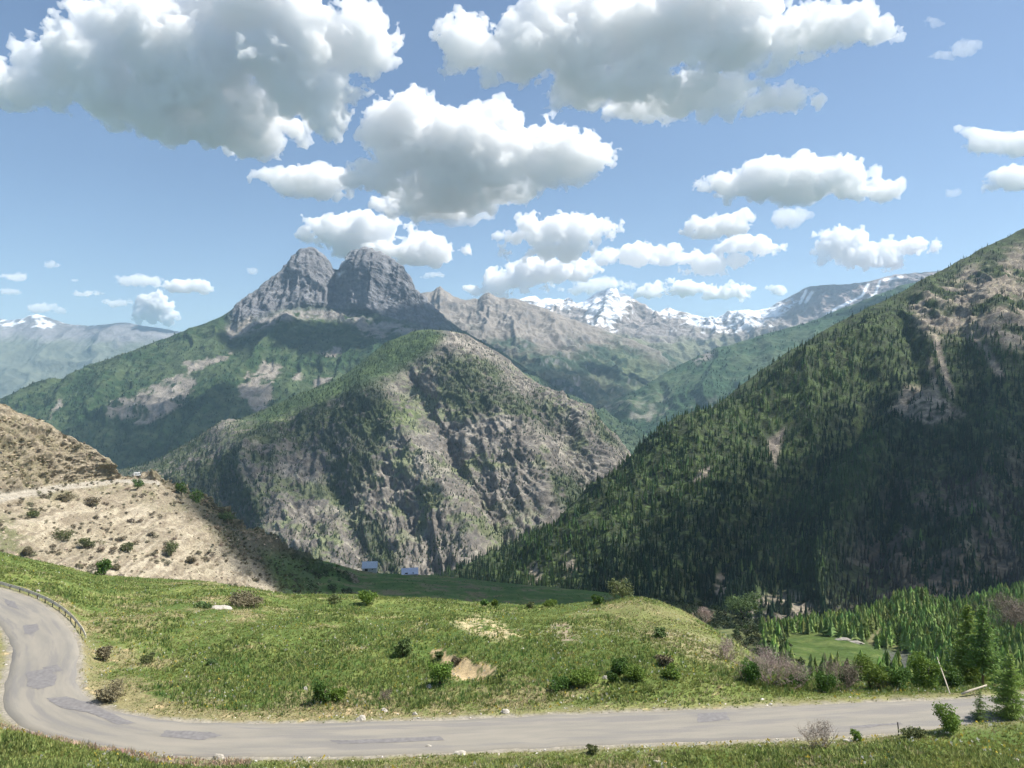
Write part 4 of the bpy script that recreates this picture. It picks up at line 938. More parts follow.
g_ = at_patch(spur, 1012, 640); bare(g_, px_h(g_.y, 46), .8, 'wide grey leafless tree at the right edge behind the big conifer', seed=5, mat=twigd, n=16, rad=.14, name='leafless_tree', cat='tree')
g_ = at_patch(spur, 745, 640)
g_ = at_patch(spur, 800, 637); bush(g_, 6.5, 9, 'olive', 'grey-green rounded bush beside the bright one above the dark green clearing', seed=71, n=500, ls=.35)
g_ = at_patch(terr, 745, 620); bush(g_, px_h(g_.y, 28), px_h(g_.y, 46), 'dark', 'large dark wooded thicket behind the knoll', seed=72, n=2200, ls=.6)
g_ = at_patch(terr, 722, 612)
# -- hillside bushes
HB = [(195, 505, 20, 20, 'green', 'dark green round tree on the skyline of the scree hillside'), (181, 494, 15, 14, 'green', 'smaller green tree left of the skyline tree on the hillside'), (226, 522, 12, 20, 'dark', 'dark low tree furthest right on the hillside skyline'),
      (171, 556, 18, 16, 'olive', 'grey-green bush on the scree centre'), (62, 541, 14, 28, 'olive', 'wide grey-green bush low on the scree'), (85, 548, 12, 18, 'olive', 'grey bush just right of the wide bush on the scree'),
      (127, 552, 12, 16, 'olive', 'yellow-green bush above the meadow edge on the scree'), (138, 489, 12, 12, 'dark', 'dark bush right under the parked white van'), (116, 571, 8, 9, 'brown', 'reddish bush beside the round green bush at the scree foot'),
      (34, 517, 8, 14, 'olive', 'small bush on the scree just under the road on the left'), (90, 507, 12, 16, 'brown', 'brown bush under the upper road'), (68, 501, 8, 20, 'brown', 'brown flat bush right under the upper road'), (191, 562, 7, 12, 'brown', 'small brown bush right of the grey-green scree bush'), (28, 556, 12, 12, 'brown', 'brown bush at the left foot of the scree')]
for k, (a, b, hp, wp, m, lab) in enumerate(HB):
    g_ = at_patch(hill, a, b); Y = g_.y; tr = 'tree' in lab
    bush(g_-Vector((0, 0, .3)), px_h(Y, hp), px_h(Y, wp), m, lab, name='small_tree' if tr else 'bush', cat='tree' if tr else 'bush', seed=200+k, n=900, ls=px_h(Y, .75))
# skyline trees
def conifer(loc, H, Wd, seed, label, mat='larch', name='conifer', n_wh=22, sparse=1., cat='tree', trunk_r=.013, low=.06):
    """trunk, and boughs carrying many small needle sprays"""
    t = empty(name, loc, label, cat); r = random.Random(seed); rn = np.random.default_rng(seed)
    mb = MB(); BR = mb; mb.tube([(0, 0, -.3), (0, 0, H*.3), (.01*H, 0, H*.65), (0, 0, H)], [H*trunk_r, H*trunk_r*.8, H*trunk_r*.5, H*.002], 8); 
    cs = []; ds = []
    for i in range(n_wh):
        f = i/(n_wh-1); z = H*(low+(.97-low)*f); Lm = Wd/2*((1-f)**.8*(.75+.25*math.sin(i*2.1))+.04); m = max(3, int((7-3*f)*sparse))
        for j in range(m):
            a = r.random()*6.28; L = Lm*r.uniform(.65, 1.15); dr = -.12+.35*f; e = Vector((math.cos(a)*L, math.sin(a)*L, L*dr+r.gauss(0, .04)*L)); p0 = Vector((0, 0, z)); md = p0+e*.5+Vector((0, 0, -.05*L)); BR.tube([p0, md, p0+e], [H*.0035, H*.0022, H*.0008], 4, False)
            q = max(3, int(L/(H*.018)))
            for s in range(q):
                u = (s+.5+r.random()*.5)/q; c = p0+(e*u)+Vector((0, 0, -.06*L*math.sin(u*3.14)))
                sp = L*.20*(1-.6*u)+.03*H*.4
                for _ in range(5): cs.append((c.x+r.gauss(0, sp), c.y+r.gauss(0, sp), c.z+r.gauss(0, sp*.35)-.01*H)); ds.append((math.cos(a), math.sin(a), dr))
    link('trunk', mb.mesh('trunk', bark, True), t)
    c = np.array(cs); d = np.array(ds)+rn.normal(0, .5, (len(cs), 3)); d /= np.linalg.norm(d, axis=1, keepdims=True); sd_ = np.cross(d, rn.normal(size=d.shape)); sd_ /= np.linalg.norm(sd_, axis=1, keepdims=True)
    s = H*.019*(.7+.6*rn.random((len(c), 1))); V = np.stack([c-d*s, c+sd_*s*.35, c+d*s*1.2, c-sd_*s*.35], 1).reshape(-1, 3)
    link('crown', mesh_np('crown', V, np.arange(len(V)).reshape(-1, 4), leafm[mat], None, False), t)
    return t
E_ = lambda px, py, Y: P(px, py, Y)
def ongr(px, Y): X = (px-CX)/F*Y; return Vector((X, Y, float(ground_z(np.array([X]), np.array([Y]))[0])))
g_ = ongr(983, 80.); conifer(g_, (CY-604)/F*80-g_.z, 4.6, 1, 'tall conifer with a bare dark trunk behind the road, right of its broad neighbour', 'spruce', n_wh=30, trunk_r=.017, low=.25)
g_ = ongr(968, 83.); conifer(g_, (CY-603)/F*83-g_.z, 5.4, 2, 'broad bright green conifer, tallest of the trees behind the road', 'larch', n_wh=32, low=.12, sparse=1.3)
g_ = gpt(1010, 719); conifer(g_, px_h(g_.y, 66), px_h(g_.y, 44), 3, 'young dense conifer on the near bank at the right edge', 'larch', n_wh=24, sparse=1.6, low=.02)
g_ = gpt(980, 722); conifer(g_, px_h(g_.y, 32), px_h(g_.y, 24), 4, 'small pointed conifer on the near bank left of the dense one', 'spruce', n_wh=16, sparse=1.2, low=.02)
Yk = 122.; g_ = Vector(((622-CX)/F*Yk, Yk, 0)); g_.z = float(ground_z(np.array([g_.x]), np.array([Yk]))[0])
t = bush(g_, (CY-575)/F*Yk-g_.z, px_h(Yk, 32), 'olive', 'lone yellow-green tree on the crest of the knoll', name='crest_tree', cat='tree', seed=301, n=900, ls=.2)
# -- rocks and timber
rockm = plain_mat('pale_limestone', (.40, .365, .31), .9, sc=4, bump=.04); logm = plain_mat('bleached_wood', (.40, .35, .27), .85, sc=8)
def rock(loc, sx, sy, sz, label, seed, rz=0, mat=None):
    import bmesh
    b = bmesh.new(); bmesh.ops.create_icosphere(b, subdivisions=3, radius=.5)
    for v in b.verts:
        n_ = v.co.normalized(); r_ = random.Random(seed)
        k_ = .78+.5*float(vnoise(np.array([n_.x*2+seed]), np.array([n_.y*2]), np.array([n_.z*2]), seed)[0])+.2*float(vnoise(np.array([n_.x*6+seed]), np.array([n_.y*6]), np.array([n_.z*6]), seed)[0])
        v.co = Vector((n_.x*sx, n_.y*sy, n_.z*sz))*.5*k_
    me = bpy.data.meshes.new('rock'); b.to_mesh(me); b.free(); me.materials.append(mat or rockm)
    return tag(link('rock', me, None, loc, rz), label, 'rock')
for k, (a, b, wp, hp, lab) in enumerate([
  (219, 609, 30, 4, 'long flat pale rock in the green left meadow'), (415, 715, 7, 4, 'pale rock at the far road verge left of centre'), (361, 720, 12, 6, 'pale low rock on the far verge among dry grass'),
  (505, 713, 10, 5, 'white rock on the far verge just right of centre'), (384, 712, 7, 5, 'small white rock on the far verge beside dry stalks'), (429, 688, 7, 5, 'round pale rock in the meadow below the sand patch'),
  (460, 755, 14, 6, 'rounded cream rock on the near verge'), (429, 748, 8, 4, 'small white rock on the near verge left of the cream rock'), (1015, 762, 12, 4, 'flat white rock on the near bank at the right edge'),
  (219, 760, 12, 8, 'tan rock in the near verge below the road straight'), (38, 592, 5, 3, 'small white rock in the grass beyond the guardrail'),
  (606, 679, 9, 4, 'grey rock among bushes at the foot of the knoll'), (305, 690, 6, 5, 'dark-shadowed rock left of the green roadside bush'), (848, 738+4, 10, 4, 'pale stone by the reddish bare stems'), (335, 619+20, 3, 2, 'tiny white stone on the upper left meadow')]):
    g_ = gpt(a, b); Y = g_.y; w_ = px_h(Y, wp)*.85; h_2 = px_h(Y, hp)*1.35
    rock(g_-Vector((0, 0, h_2*.04)), w_, w_*.6, h_2, lab, 11+k, random.uniform(-.4, .4))
slabm = plain_mat('grey_limestone', (.24, .22, .19), .9, sc=2, bump=.1)
for k, (a, b, wp, hp, lab) in enumerate([(843, 640, 14, 4, 'pale limestone slab at the top edge of the green clearing'), (855, 643, 14, 4, 'second pale slab right of the first at the clearing edge'), (773, 630, 16, 5, 'pale rocks left of the bright bush at the clearing head')]):
    g_ = at_patch(spur, a, b); rock(g_, px_h(g_.y, wp), px_h(g_.y, wp)*.5, px_h(g_.y, hp), lab, 51+k, mat=slabm)
def _unused(): pass
def log(p0, p1, r, label, name='log', cat='log'):
    mb = MB(); d = p1-p0; mb.tube([p0-p0, d*.33+Vector((0, 0, .03)), d*.66, d], [r, r*.95, r*.8, r*.55], 9)
    return tag(link(name, mb.mesh(name, logm, True), None, p0), label, cat)
a = gpt(962, 697); b = gpt(991, 697); log(a+Vector((0, 0, .25)), Vector(b)+Vector((0, .6, px_h(b.y, 9))), .10, 'bleached fallen log lying beside the road under the big conifer')
a = gpt(950, 694); b = Vector(((937-CX)/F*74, 74, (CY-657)/F*74)); log(a, b, .055, 'thin bleached dead trunk leaning left behind the road', 'dead_trunk', 'dead tree')
a = gpt(653, 764); log(a+Vector((0, 0, .12)), a+Vector((1.1, -.1, .05)), .12, 'short pale piece of timber in the near grass')
# -- marker post
a = gpt(899, 736); t = empty('marker_post', a, 'thin dark marker post leaning slightly on the near verge', 'post')
mb = MB(); mb.tube([(0, 0, -.2), (-.05, 0, .5), (-.10, 0, .95)], .045, 8); link('shaft', mb.mesh('shaft', plain_mat('dark_post', (.04, .035, .03), .7), True), t)
mb = MB(); mb.tube([(-.10, 0, .95), (-.105, 0, 1.0)], .055, 8); link('cap', mb.mesh('cap', plain_mat('post_cap', (.08, .07, .06), .6)), t)
# -- guardrail along the outside of the bend
wd = np.argmin(np.hypot(C2[:, 0]-(-46.5), C2[:, 1]-74.5)); st = [q for q in range(len(C2)) if C2[q, 0] > -100 and q <= wd]
line = np.array([C2[q]+N2[q]*(HW+.95) for q in st][::-1])
endp = Vector(((86-CX)/F*79.2, 79.2, 0)); line = line[line[:, 1] > 79.2]
line = np.vstack([[endp.x, endp.y], line[2:]])
for _ in range(10): line[1:-1] = (line[:-2]+2*line[1:-1]+line[2:])/4
gz_ = ground_z(line[:, 0], line[:, 1])
t = empty('guardrail', Vector((line[0, 0], line[0, 1], gz_[0])), 'weathered guardrail curving along the outer edge of the road bend', 'guardrail'); o0 = Vector((line[0, 0], line[0, 1], gz_[0]))
rail = plain_mat('weathered_rail', (.60, .55, .45), .6, .1, sc=3); postm = plain_mat('guard_post', (.12, .10, .08), .8)
top = [Vector((x, y, max(z, RZ-.1)+.44)) for (x, y), z in zip(line, gz_)]
# W profile: swept section
prof_ = [(.0, .16), (.035, .10), (.0, .04), (.0, -.04), (.035, -.10), (.0, -.16), (-.02, -.16), (-.02, .16)]
V = []; Fs = []
for i, q in enumerate(top):
    d = (top[min(i+1, len(top)-1)]-top[max(i-1, 0)]).normalized(); nn = Vector((d.y, -d.x, 0)).normalized(); dz = -.35 if i == 0 else (-.12 if i == 1 else 0)
    for a_, b_ in prof_: V.append(q+nn*a_*1.4+Vector((0, 0, b_*1.25+dz))-o0)
m_ = len(prof_)
for i in range(len(top)-1):
    for j in range(m_): Fs.append((i*m_+j, i*m_+(j+1) % m_, (i+1)*m_+(j+1) % m_, (i+1)*m_+j))
Fs += [tuple(range(m_)), tuple(range((len(top)-1)*m_, len(top)*m_))[::-1]]
mb = MB(); mb.add(V, Fs); link('rail', mb.mesh('rail', rail), t)
for i in range(2, len(top), 4):
    q = top[i]; d = (top[min(i+1, len(top)-1)]-top[i-1]).normalized(); nn = Vector((d.y, -d.x, 0)); mb = MB(); mb.box((0, 0, -.28), (.09, .09, .62)); link('post', mb.mesh('post', postm), t, q-nn*.14-o0, math.atan2(d.y, d.x))
# -- camper van on the hillside road
g_ = at_patch(hill, 137, 476.5); s_ = g_.y/F; vw = plain_mat('white_van_paint', (.80, .80, .78), .35, var=.03); vg = plain_mat('tinted_window', (.03, .035, .04), .15, var=.1); vt = plain_mat('tyre_rubber', (.02, .02, .02), .9)
t = empty('camper_van', g_+Vector((0, 0, .25)), 'small white camper van on the hillside road by the skyline', 'van', rz=.3)
Lv, Wv, Hv = 5.0, 2.0, 2.9
pf = [(-Lv/2, .45), (Lv/2, .45), (Lv/2, 1.1), (Lv/2-.9, 1.3), (Lv/2-1.3, 2.1), (Lv/2-1.0, 2.45), (Lv/2-1.1, Hv), (-Lv/2+.1, Hv), (-Lv/2, Hv-.2)]
V = [Vector((x, -Wv/2, z)) for x, z in pf]+[Vector((x, Wv/2, z)) for x, z in pf]; m_ = len(pf)
mb = MB(); mb.add(V, [tuple(range(m_))[::-1], tuple(range(m_, 2*m_))]+[(i, (i+1) % m_, m_+(i+1) % m_, m_+i) for i in range(m_)]); link('body', mb.mesh('body', vw, bevel=.05), t)
for y_s in (-1, 1):
    for cx_, ww in ((-.9, 1.1), (.6, .8)):
        mb = MB(); mb.box((cx_, y_s*(Wv/2+.006), 1.75), (ww, .03, .5)); link('window', mb.mesh('window', vg), t)
    for cx_ in (-1.5, 1.55):
        mb = MB(); mb.tube([(cx_, y_s*(Wv/2-.26), .36), (cx_, y_s*(Wv/2+.02), .36)], .36, 16); wh = link('wheel', mb.mesh('wheel', vt), t)
mb = MB(); a_ = Lv/2-.9; mb.add([(a_+.012, -.85, 1.34), (a_+.012, .85, 1.34), (a_-.36, .85, 2.03), (a_-.36, -.85, 2.03), (a_+.03, -.85, 1.36), (a_+.03, .85, 1.36), (a_-.33, .85, 2.05), (a_-.33, -.85, 2.05)], [(0, 1, 2, 3), (4, 5, 6, 7), (0, 1, 5, 4), (2, 3, 7, 6)]); link('windscreen', mb.mesh('windscreen', vg), t)
# -- two barns on the pasture
def barn(loc, Lb, Wb, wall_h, roof_h, rz, label, roofc, wallc):
    t = empty('barn', loc, label, 'barn', 'barns on the lower pasture', rz); wm_ = plain_mat('barn_wall', wallc, .9, sc=2); rm_ = plain_mat('sheet_metal_roof', roofc, .45, .3, var=.12, sc=1.5)
    mb = MB(); V = [(-Lb/2, -Wb/2, -2), (Lb/2, -Wb/2, -2), (Lb/2, Wb/2, -2), (-Lb/2, Wb/2, -2), (-Lb/2, -Wb/2, wall_h), (Lb/2, -Wb/2, wall_h), (Lb/2, Wb/2, wall_h), (-Lb/2, Wb/2, wall_h), (-Lb/2, 0, wall_h+roof_h), (Lb/2, 0, wall_h+roof_h)]
    mb.add(V, [(0, 1, 5, 4), (2, 3, 7, 6), (1, 2, 6, 9, 5), (3, 0, 4, 8, 7), (4, 5, 9, 8), (6, 7, 8, 9)]); link('wall', mb.mesh('wall', wm_), t)
    o_ = .5; th = .15; rf = MB()
    for s in (-1, 1):
        e = wall_h-roof_h*o_/(Wb/2); V = [(-Lb/2-o_, s*(Wb/2+o_), e+.05), (Lb/2+o_, s*(Wb/2+o_), e+.05), (Lb/2+o_, 0, wall_h+roof_h+.05), (-Lb/2-o_, 0, wall_h+roof_h+.05)]; V += [(x, y, z+th) for x, y, z in V]
        rf.add(V, [(0, 1, 2, 3), (4, 5, 6, 7), (0, 1, 5, 4), (2, 3, 7, 6), (1, 2, 6, 5), (3, 0, 4, 7)])
    link('roof', rf.mesh('roof', rm_), t)
    dk = plain_mat('dark_opening', (.03, .028, .025), .9)
    mb = MB(); mb.box((-Lb*.22, -Wb/2-.03, 1.1), (2.6, .08, 2.2)); link('door', mb.mesh('door', dk), t)
    mb = MB(); mb.box((Lb*.2, -Wb/2-.03, 1.6), (1.0, .08, .9)); link('window', mb.mesh('window', dk), t)
    return t
g_ = at_patch(terr, 369, 571.5); barn(g_+Vector((0, 4, .6)), 13, 8.5, 3.0, 4.6, R(5), 'pale barn with blue-grey roof and dark doorway, left of the two', (.42, .48, .55), (.48, .46, .42))
g_ = at_patch(terr, 409, 575); barn(g_+Vector((0, 4, .2)), 14.5, 8.5, .9, 4.4, R(12), 'low barn with slanting blue-grey metal roof, right of the two', (.40, .45, .55), (.38, .33, .27))

# ================================================================== SKY, LIGHT, CAMERA
SE, SA = R(55), R(88)
w = bpy.data.worlds.new("World"); S.world = w; w.use_nodes = True
nt = w.node_tree; bg = nt.nodes['Background']; sk = nt.nodes.new('ShaderNodeTexSky'); sk.sky_type = 'NISHITA'; sk.sun_disc = False
sk.sun_elevation = SE; sk.sun_rotation = SA; sk.altitude = 1500; sk.air_density = 1.; sk.dust_density = 1.6; sk.ozone_density = 1.1
nt.links.new(sk.outputs[0], bg.inputs[0]); bg.inputs[1].default_value = .083
sd = Vector((math.sin(SA)*math.cos(SE), math.cos(SA)*math.cos(SE), math.sin(SE)))
l = bpy.data.lights.new('sun', 'SUN'); l.energy = 5.0; l.angle = R(.5); l.color = (1, .955, .88)
lo = bpy.data.objects.new('sun', l); COL.objects.link(lo); lo.rotation_euler = sd.to_track_quat('Z', 'Y').to_euler(); lo.location = (0, 0, 50)
c = bpy.data.cameras.new('camera'); co = bpy.data.objects.new('camera', c); COL.objects.link(co); S.camera = co
co.rotation_euler = (R(90), 0, 0); c.sensor_width = 36; c.lens = 36*F/1024; c.clip_start = .1; c.clip_end = 100000
S.view_settings.view_transform = 'Standard'; S.view_settings.look = 'None'; S.view_settings.gamma = 1; S.view_settings.exposure = EXPO
S.cycles.volume_bounces = 16; S.cycles.max_bounces = 20; S.cycles.diffuse_bounces = 3; S.cycles.transparent_max_bounces = 32
S.cycles.use_denoising = True; S.cycles.use_adaptive_sampling = True; S.cycles.adaptive_threshold = .03
# haze
hz = MB(); hz.box((0, 9000, 260), (40400, 25000, 2500))
hm = bpy.data.materials.new('haze_air'); hm.use_nodes = True; n = hm.node_tree.nodes; n.clear()
o_ = n.new('ShaderNodeOutputMaterial'); pv = n.new('ShaderNodeVolumePrincipled'); hm.node_tree.links.new(pv.outputs[0], o_.inputs['Volume'])
pv.inputs['Color'].default_value = (.52, .77, 1, 1); pv.inputs['Density'].default_value = HAZE; pv.inputs['Anisotropy'].default_value = .2
tag(link('haze', hz.mesh('haze', hm)), kind='stuff')
# clouds
cm = bpy.data.materials.new('cloud_vapour'); cm.use_nodes = True; n = cm.node_tree.nodes; n.clear()
o_ = n.new('ShaderNodeOutputMaterial'); pv = n.new('ShaderNodeVolumePrincipled'); cm.node_tree.links.new(pv.outputs[0], o_.inputs['Volume'])
pv.inputs['Color'].default_value = (1, 1, 1, 1); pv.inputs['Density'].default_value = CDEN; pv.inputs['Anisotropy'].default_value = 0.0
CV3 = .006
cm3 = cm.copy(); cm3.name = 'cloud_wisps'
for q in cm3.node_tree.nodes:
    if q.type == 'PRINCIPLED_VOLUME': q.inputs['Density'].default_value = CV3
cm2 = cm.copy(); cm2.name = 'thin_cloud_vapour'
for q in cm2.node_tree.nodes:
    if q.type == 'PRINCIPLED_VOLUME': q.inputs['Density'].default_value = .007
def cloud(blobs, base, vox, seed, k=1.0, mat=None, flat=.25, veil=False):
    name = 'cloud'
    lo = Vector([min(b[0][i]-b[1][i] for b in blobs) for i in range(3)]); hi = Vector([max(b[0][i]+b[1][i] for b in blobs) for i in range(3)]); lo.z = max(lo.z, base)
    m = (hi-lo)*.14; m.z = max(m.z, vox*4); lo -= m; hi += m; size = hi-lo
    g = bpy.data.node_groups.new(name, 'GeometryNodeTree'); g.interface.new_socket('Geometry', in_out='OUTPUT', socket_type='NodeSocketGeometry')
    N = g.nodes.new; L = g.links.new
    out = N('NodeGroupOutput'); vc = N('GeometryNodeVolumeCube'); vc.inputs['Min'].default_value = lo; vc.inputs['Max'].default_value = hi
    for a, s in zip('XYZ', size): vc.inputs['Resolution '+a].default_value = max(10, int(s/(vox*(1.4 if a == 'Y' else 1))))
    pos = N('GeometryNodeInputPosition').outputs[0]
    def mt(op, a, b=None):
        x = N('ShaderNodeMath'); x.operation = op
        for i, v in enumerate((a, b)):
            if v is None: continue
            if isinstance(v, (int, float)): x.inputs[i].default_value = v
            else: L(v, x.inputs[i])
        return x.outputs[0]
    def vm_(op, a, b):
        x = N('ShaderNodeVectorMath'); x.operation = op
        for i, v in enumerate((a, b)):
            if isinstance(v, (Vector, tuple)): x.inputs[i].default_value = v
            else: L(v, x.inputs[i])
        return x
    Rr = sum(max(b[1]) for b in blobs)/len(blobs); f = None
    for cpos, r in blobs:
        q = vm_('SUBTRACT', pos, cpos).outputs[0]; q = vm_('MULTIPLY', q, Vector((1/r.x, 1/r.y, 1/r.z))).outputs[0]
        v = mt('MULTIPLY', mt('SUBTRACT', 1.0, vm_('LENGTH', q, (0, 0, 0)).outputs['Value']), min(r)/Rr*1.2)
        if f is None: f = v
        else:
            x = N('ShaderNodeMath'); x.operation = 'SMOOTH_MAX'; L(f, x.inputs[0]); L(v, x.inputs[1]); x.inputs[2].default_value = .12; f = x.outputs[0]
    sc = vm_('MULTIPLY', pos, Vector((1/Rr,)*3)).outputs[0]; sc = vm_('ADD', sc, Vector((seed*3.7, seed*1.3, 0))).outputs[0]
    nz = N('ShaderNodeTexNoise'); nz.inputs['Scale'].default_value = 1.6; nz.inputs['Detail'].default_value = 6; nz.inputs['Roughness'].default_value = .66
    L(sc, nz.inputs['Vector']); tot = mt('MULTIPLY', mt('SUBTRACT', nz.outputs[0], .5), 1.5*k)
    warp = vm_('MULTIPLY', nz.outputs['Color'], Vector((.25, .25, .25))).outputs[0]; sw = vm_('ADD', sc, warp).outputs[0]
    for s_, a_ in ((2.4, .26), (5.6, .19), (12., .12), (25., .07)):
        vo = N('ShaderNodeTexVoronoi'); vo.feature = 'F1'; vo.inputs['Scale'].default_value = s_; L(sw, vo.inputs['Vector'])
        tot = mt('ADD', tot, mt('MULTIPLY', mt('SUBTRACT', .45, vo.outputs['Distance']), a_*k))
    f = mt('ADD', f, tot)
    z = N('ShaderNodeSeparateXYZ'); L(pos, z.inputs[0])
    f = mt('MINIMUM', f, mt('ADD', mt('MULTIPLY', mt('DIVIDE', mt('SUBTRACT', z.outputs[2], base), Rr*.25), flat), mt('MULTIPLY', tot, .5)))
    L(mt('MULTIPLY', f, 6.), vc.inputs['Density'])
    if veil: 
        vz = N('ShaderNodeTexNoise'); vz.inputs['Scale'].default_value = 3.2; vz.inputs['Detail'].default_value = 6; vz.inputs['Roughness'].default_value = .7; L(sw, vz.inputs['Vector'])
        f = mt('ADD', f, mt('ADD', mt('MULTIPLY', mt('SUBTRACT', vz.outputs[0], .5), 1.1), .02)); L(mt('MULTIPLY', f, 6.), vc.inputs['Density'])
    v2 = N('GeometryNodeVolumeToMesh'); v2.resolution_mode = 'GRID'; v2.inputs['Threshold'].default_value = .02
    L(vc.outputs[0], v2.inputs['Volume']); L(v2.outputs[0], out.inputs[0])
    ob = link(name, bpy.data.meshes.new(name)); md = ob.modifiers.new('g', 'NODES'); md.node_group = g
    dg = bpy.context.evaluated_depsgraph_get(); m2 = bpy.data.meshes.new_from_object(ob.evaluated_get(dg))
    nv = len(m2.vertices)
    if nv:
        ed = np.empty(len(m2.edges)*2, np.int32); m2.edges.foreach_get('vertices', ed); ed = ed.reshape(-1, 2); lb = np.arange(nv)
        while True:
            o_l = lb.copy(); m_ = np.minimum(lb[ed[:, 0]], lb[ed[:, 1]]); np.minimum.at(lb, ed[:, 0], m_); np.minimum.at(lb, ed[:, 1], m_); lb = lb[lb]
            if (lb == o_l).all(): break
        cnt = np.bincount(lb, minlength=nv); big = cnt[lb] > max(60, .012*nv)
        import bmesh
        b_ = bmesh.new(); b_.from_mesh(m2); b_.verts.ensure_lookup_table(); bmesh.ops.delete(b_, geom=[b_.verts[i] for i in np.where(~big)[0]], context='VERTS')
        for f_ in b_.faces: f_.smooth = True
        b_.to_mesh(m2); b_.free()
    ob.modifiers.clear(); ob.data = m2; m2.materials.clear(); m2.materials.append(mat or cm)
    return tag(ob, kind='stuff')
def B(px, py, Y, rx, ry, rd): return (P(px, py, Y), Vector((rx/F*Y, rd/F*Y, ry/F*Y)))
def cl(pts, Y, basepy, seed, k=1., thin=False, vx=2.0):
    """pts: (px, py, rx, ry[, depth offset]) in reference pixels, turned into real sizes at distance Y"""
    if Y > 8000: vx *= .72; k *= 1.25
    bl = [B(a[0], a[1], Y+(a[4] if len(a) > 4 else 0)*Y, a[2], a[3], max(a[3]*.7, a[2]*.42)) for a in pts]
    return cloud(bl, (CY-basepy)/F*Y, Y/F*vx, seed, k, cm2 if thin else cm)
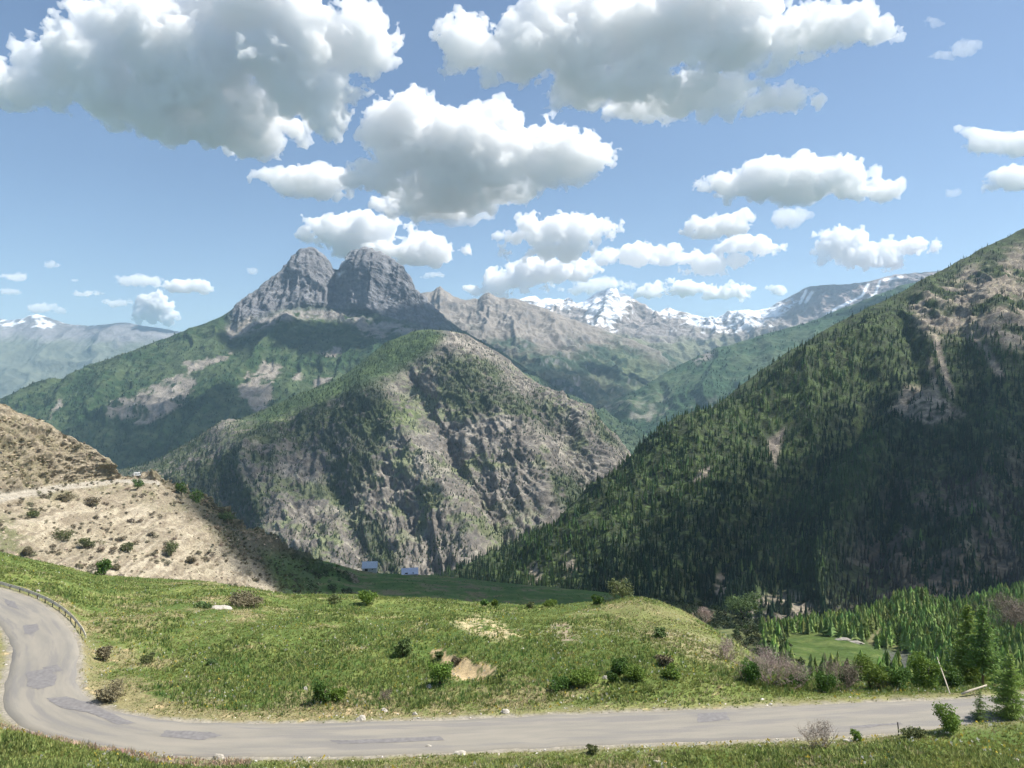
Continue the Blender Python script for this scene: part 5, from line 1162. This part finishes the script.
CLOUDS = [
 ([(90, 62, 75, 42), (185, 55, 85, 52), (290, 45, 75, 52), (345, 35, 45, 38), (150, 95, 85, 32, .02), (210, 112, 85, 34, .05), (250, 130, 62, 24, .08), (25, 85, 55, 20, .0), (318, 92, 42, 38, .0), (140, 20, 60, 35), (250, 10, 80, 40), (60, 30, 30, 20)], 4700, 142, 2, 1., False, 1.8),
 ([(470, 150, 62, 45), (405, 135, 42, 42), (545, 155, 60, 30), (370, 175, 30, 22), (590, 150, 28, 18), (460, 188, 75, 26, .05), (405, 108, 20, 18), (500, 130, 45, 25), (430, 200, 55, 16, .09)], 5400, 203, 1, 1., False, 1.7),
 ([(470, 45, 50, 30), (560, 45, 75, 42), (650, 35, 85, 42), (740, 35, 80, 35), (820, 28, 60, 22), (620, 85, 70, 24, .03), (690, 95, 70, 24, .05), (590, 10, 60, 30), (700, 0, 90, 30), (435, 25, 25, 20), (770, 100, 36, 12, .1), (880, 30, 28, 12), (640, 108, 50, 16, .1)], 4500, 108, 5, 1., False, 1.8),
 ([(310, 182, 42, 18), (285, 176, 25, 10), (330, 190, 22, 14)], 5600, 204, 7, .9, False, 2.),
 ([(455, 218, 32, 9), (480, 216, 15, 6)], 5900, 228, 8, .8, True, 2.),
 ([(350, 232, 50, 18), (310, 228, 22, 14), (420, 250, 42, 16), (375, 248, 50, 14)], 7600, 266, 9, .9, False, 1.8),
 ([(800, 180, 75, 22), (745, 185, 45, 14), (790, 168, 35, 14), (870, 190, 40, 11), (712, 188, 20, 9), (840, 180, 35, 14)], 5600, 207, 10, .85, False, 1.8),
 ([(990, 142, 30, 13), (1030, 145, 35, 14), (970, 135, 14, 8)], 5200, 157, 11, .9, False, 2.),
 ([(1020, 178, 30, 13), (995, 186, 14, 7)], 5600, 192, 12, .9, False, 2.),
 ([(955, 193, 11, 4)], 5800, 197, 13, .8, True, 2.),
 ([(965, 48, 16, 9), (945, 55, 14, 5), (935, 22, 10, 6), (975, 45, 8, 6)], 4300, 66, 14, .9, True, 2.),
 ([(720, 226, 38, 11), (740, 218, 18, 8), (700, 234, 18, 6)], 7600, 240, 15, .85, False, 1.8),
 ([(790, 218, 24, 10), (780, 222, 12, 6)], 7600, 230, 16, .9, True, 1.8),
 ([(565, 230, 52, 15), (520, 238, 26, 8), (600, 238, 25, 10), (560, 250, 40, 12)], 8200, 262, 17, .85, False, 1.8),
 ([(545, 270, 45, 14), (515, 282, 32, 10), (580, 265, 22, 10), (490, 290, 20, 6)], 11500, 296, 18, .85, False, 1.8),
 ([(645, 255, 42, 10), (615, 256, 24, 8), (680, 258, 18, 6)], 9800, 264, 19, .85, False, 1.8),
 ([(745, 246, 34, 9), (720, 262, 28, 9), (705, 270, 20, 7), (765, 246, 16, 6)], 9800, 276, 20, .85, False, 1.8),
 ([(680, 288, 38, 7), (730, 292, 32, 7), (650, 290, 20, 5)], 15000, 297, 21, .85, False, 1.7),
 ([(840, 242, 26, 18), (865, 255, 34, 13), (910, 246, 28, 9), (880, 262, 24, 8), (825, 250, 14, 10)], 8800, 269, 22, .9, False, 1.8),
 ([(778, 291, 9, 5)], 15500, 296, 23, .8, False, 1.5),
 ([(140, 281, 24, 6), (120, 283, 8, 3)], 13000, 287, 24, .8, True, 1.7),
 ([(188, 286, 26, 8), (175, 284, 12, 5)], 13000, 293, 25, .8, False, 1.7),
 ([(155, 305, 18, 13), (148, 315, 16, 10), (165, 315, 14, 9)], 19000, 327, 26, .9, False, 1.5),
 ([(15, 277, 16, 4), (50, 264, 9, 4), (76, 283, 10, 3)], 13000, 281, 27, .8, True, 1.6),
 ([(85, 294, 14, 3), (40, 308, 16, 5), (60, 311, 10, 3)], 17000, 313, 28, .8, True, 1.5),
 ([(118, 303, 14, 4), (10, 292, 10, 3)], 17000, 307, 29, .8, True, 1.5),
 ([(253, 271, 7, 4)], 12000, 275, 30, .8, True, 1.5),
 ([(432, 275, 12, 3), (428, 277, 8, 2)], 12000, 278, 31, .8, True, 1.5),
 ([(600, 285, 28, 7), (570, 290, 20, 6)], 17000, 293, 32, .85, True, 1.5),
]
for a in CLOUDS: cloud_o = cl(*a)
# clouds overhead, outside the picture, whose shadows lie on the slopes
def shade(px, py, Y, rx, ry, rz=110, seed=50, zc=1650, mat=None):
    g_ = P(px, py, Y); t = (zc-g_.z)/sd.z; c_ = g_+sd*t
    bl = [(c_, Vector((rx, ry, rz)))]+[(c_+Vector((a*rx, b_*ry, 0)), Vector((rx*s, ry*s, rz*.8))) for a, b_, s in ((.6, .3, .6), (-.6, -.2, .65), (.1, .6, .6), (.3, -.6, .55))]
    return cloud(bl, zc-rz*.7, max(rx, ry)/22, seed, .8, mat)
shade(965, 545, 900, 330, 270, 190, 51, 1650, cm2)
shade(1010, 420, 1150, 260, 220, 90, 52, 1650, cm2)
shade(465, 585, 620, 210, 190, 80, 53)
shade(215, 500, 1800, 240, 330, 90, 54, 1650, cm2)
shade(130, 450, 3400, 700, 420, 170, 55, 2600, cm2)
shade(560, 400, 4900, 520, 420, 170, 56, 3600, cm2)
